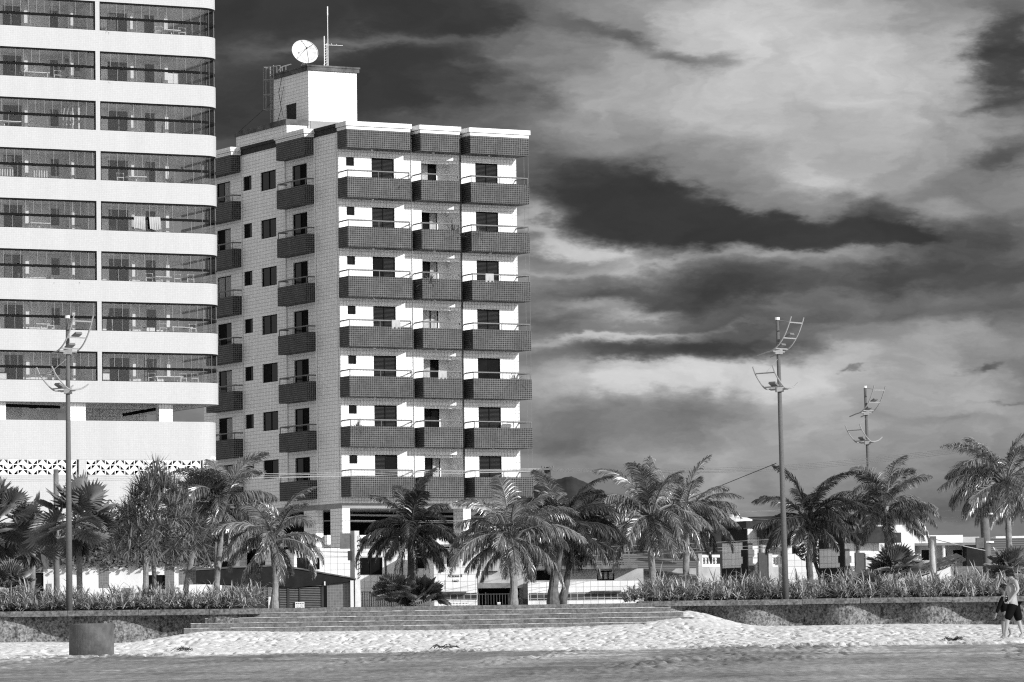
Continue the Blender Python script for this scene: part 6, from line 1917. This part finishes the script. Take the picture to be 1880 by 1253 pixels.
# near arm (camera side)
sh = j(1863.5, 1074.5, -.17, .062); el_ = j(1867.5, 1089, -.22, .047); wr = j(1853, 1108, -.24, .032); ha = j(1849.5, 1111.5, -.24, .035)
sh2 = j(1856, 1074.5, .17, .055); el2 = j(1850, 1089, .22, .042); wr2 = j(1847, 1101, .18, .03)
hp = j(1857, 1117, -.09, .105); kn = j(1849, 1142, -.10, .066); cf = j(1848, 1153, -.10, .060); an = j(1845, 1171.5, -.10, .036); hl = j(1846, 1175, -.10, .04); toe = j(1838.5, 1176.3, -.10, .028)
hp2 = j(1864, 1117, .09, .105); kn2 = j(1871, 1144, .10, .064); cf2 = j(1873.5, 1154, .10, .056); an2 = j(1878, 1170, .10, .034); toe2 = j(1872, 1175.5, .10, .026)
E_ = [(pel, wai), (wai, bel), (bel, che), (che, shl), (shl, nk), (nk, hd0), (shl, sh), (sh, el_), (el_, wr), (wr, ha), (shl, sh2), (sh2, el2), (el2, wr2), (pel, hp), (hp, kn), (kn, cf), (cf, an), (an, hl), (hl, toe), (pel, hp2), (hp2, kn2), (kn2, cf2), (cf2, an2), (an2, toe2)]
skinbody('body', J, E_, man, M_skin)
hh_ = MB(); fingers(hh_, MJ(1848.5, 1112, -.24), (-.7, -.2, -.35), (0, -1, .3)); fingers(hh_, MJ(1846, 1104, .17), (-.4, -.2, -.6), (0, 1, .2)); hh_.build('hand', [M_skin], man, smooth=True)
hc = MJ(1853.5, 1061.5, 0); head(man, hc, .098, (-.55, .75, -.15), M_skin, M_hair, 1.6)
# shorts: waistband to knee, one continuous garment
K = []
def kq(px, py, y, rx, ry=None): K.append((MJ(px, py, y), (rx, ry or rx))); return len(K) - 1
a0 = kq(1859.5, 1108.5, 0, .155, .165); 
b0 = kq(1857, 1119, -.09, .135); b1 = kq(1852.5, 1133, -.10, .115); b2 = kq(1848.5, 1146, -.10, .10)
c0 = kq(1865, 1119, .09, .135); c1 = kq(1869, 1133, .10, .12); c2 = kq(1872.5, 1148, .10, .105)
skinbody('shorts', K, [(a0, b0), (b0, b1), (b1, b2), (a0, c0), (c0, c1), (c1, c2)], man, M_short)
for pxx in ((-.055, -.2, 1138),): pass

# companion: smaller, dark long-sleeved top and shorts, just beyond the man
py2 = 110.9; pc_ = at(1848, 1176, py2)
kid = empty('person', (pc_.x, py2, float(sand_z(pc_.x, py2, False)) + .01)); tag(kid, 'shorter companion in black long-sleeved top behind the bare-chested adult', 'person')
def KJ(px, py, y=0.0): p = at(px, py, py2); return (p.x - pc_.x, y, (1176 - py) * py2 / F)
J = []
def j(px, py, y, rx, ry=None): J.append((KJ(px, py, y), (rx, ry or rx))); return len(J) - 1
pel = j(1846, 1128, 0, .11, .12); wai = j(1845, 1118, 0, .11, .12); che = j(1845, 1105, 0, .12, .14); shl = j(1844.5, 1098.5, 0, .075, .12); nk = j(1844, 1094, 0, .042); hd0 = j(1843.5, 1091, 0, .04)
sh = j(1840, 1101, -.13, .048); el_ = j(1833, 1117, -.16, .038); wr = j(1827.5, 1131, -.17, .027); ha = j(1826, 1136, -.17, .03)
sh2 = j(1848, 1101, .13, .048); el2 = j(1852, 1117, .16, .036); wr2 = j(1853, 1129, .15, .026)
hp = j(1843, 1134, -.07, .08); kn = j(1841, 1153, -.08, .05); an = j(1842, 1171, -.08, .03); toe = j(1836, 1174.5, -.08, .022)
hp2 = j(1848, 1134, .07, .08); kn2 = j(1850, 1154, .08, .048); kb2 = j(1855, 1161, .08, .04); an2 = j(1856, 1168, .08, .028); toe2 = j(1851, 1174, .08, .022)
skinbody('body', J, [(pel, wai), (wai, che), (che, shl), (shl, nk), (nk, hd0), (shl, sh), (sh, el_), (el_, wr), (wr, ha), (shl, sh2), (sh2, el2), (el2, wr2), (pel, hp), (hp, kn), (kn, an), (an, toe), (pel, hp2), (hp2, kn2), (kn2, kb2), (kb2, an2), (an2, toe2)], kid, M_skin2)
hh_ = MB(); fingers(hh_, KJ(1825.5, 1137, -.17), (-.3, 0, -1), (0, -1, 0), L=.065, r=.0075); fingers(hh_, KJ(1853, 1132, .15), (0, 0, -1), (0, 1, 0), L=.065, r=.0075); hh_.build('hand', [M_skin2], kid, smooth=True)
head(kid, KJ(1842.5, 1085.5, 0), .088, (-.95, -.25, -.05), M_skin2, M_hair, .8)
K = []
def kq(px, py, y, rx, ry=None): K.append((KJ(px, py, y), (rx, ry or rx))); return len(K) - 1
t0 = kq(1846, 1132, 0, .15, .14); t1 = kq(1845, 1118, 0, .14, .14); t2 = kq(1845, 1104, 0, .135, .155); t3 = kq(1844.5, 1098.5, 0, .09, .13)
s0 = kq(1840, 1100.5, -.13, .064); s1 = kq(1833, 1117, -.16, .052); s2 = kq(1828, 1130, -.17, .042)
r0 = kq(1848, 1100.5, .13, .064); r1 = kq(1852, 1117, .16, .05); r2 = kq(1853, 1127, .15, .04)
skinbody('long_sleeved_top', K, [(t1, t0), (t1, t2), (t2, t3), (t3, s0), (s0, s1), (s1, s2), (t3, r0), (r0, r1), (r1, r2)], kid, M_short)
K = []; a0 = kq(1846, 1134, 0, .125, .13); b0 = kq(1843, 1139, -.07, .10); b1 = kq(1842, 1147, -.08, .09); c0 = kq(1849, 1139, .07, .10); c1 = kq(1850, 1147, .08, .09)
skinbody('shorts', K, [(a0, b0), (b0, b1), (a0, c0), (c0, c1)], kid, grey('grey_shorts', .12, .85, .2, 6))
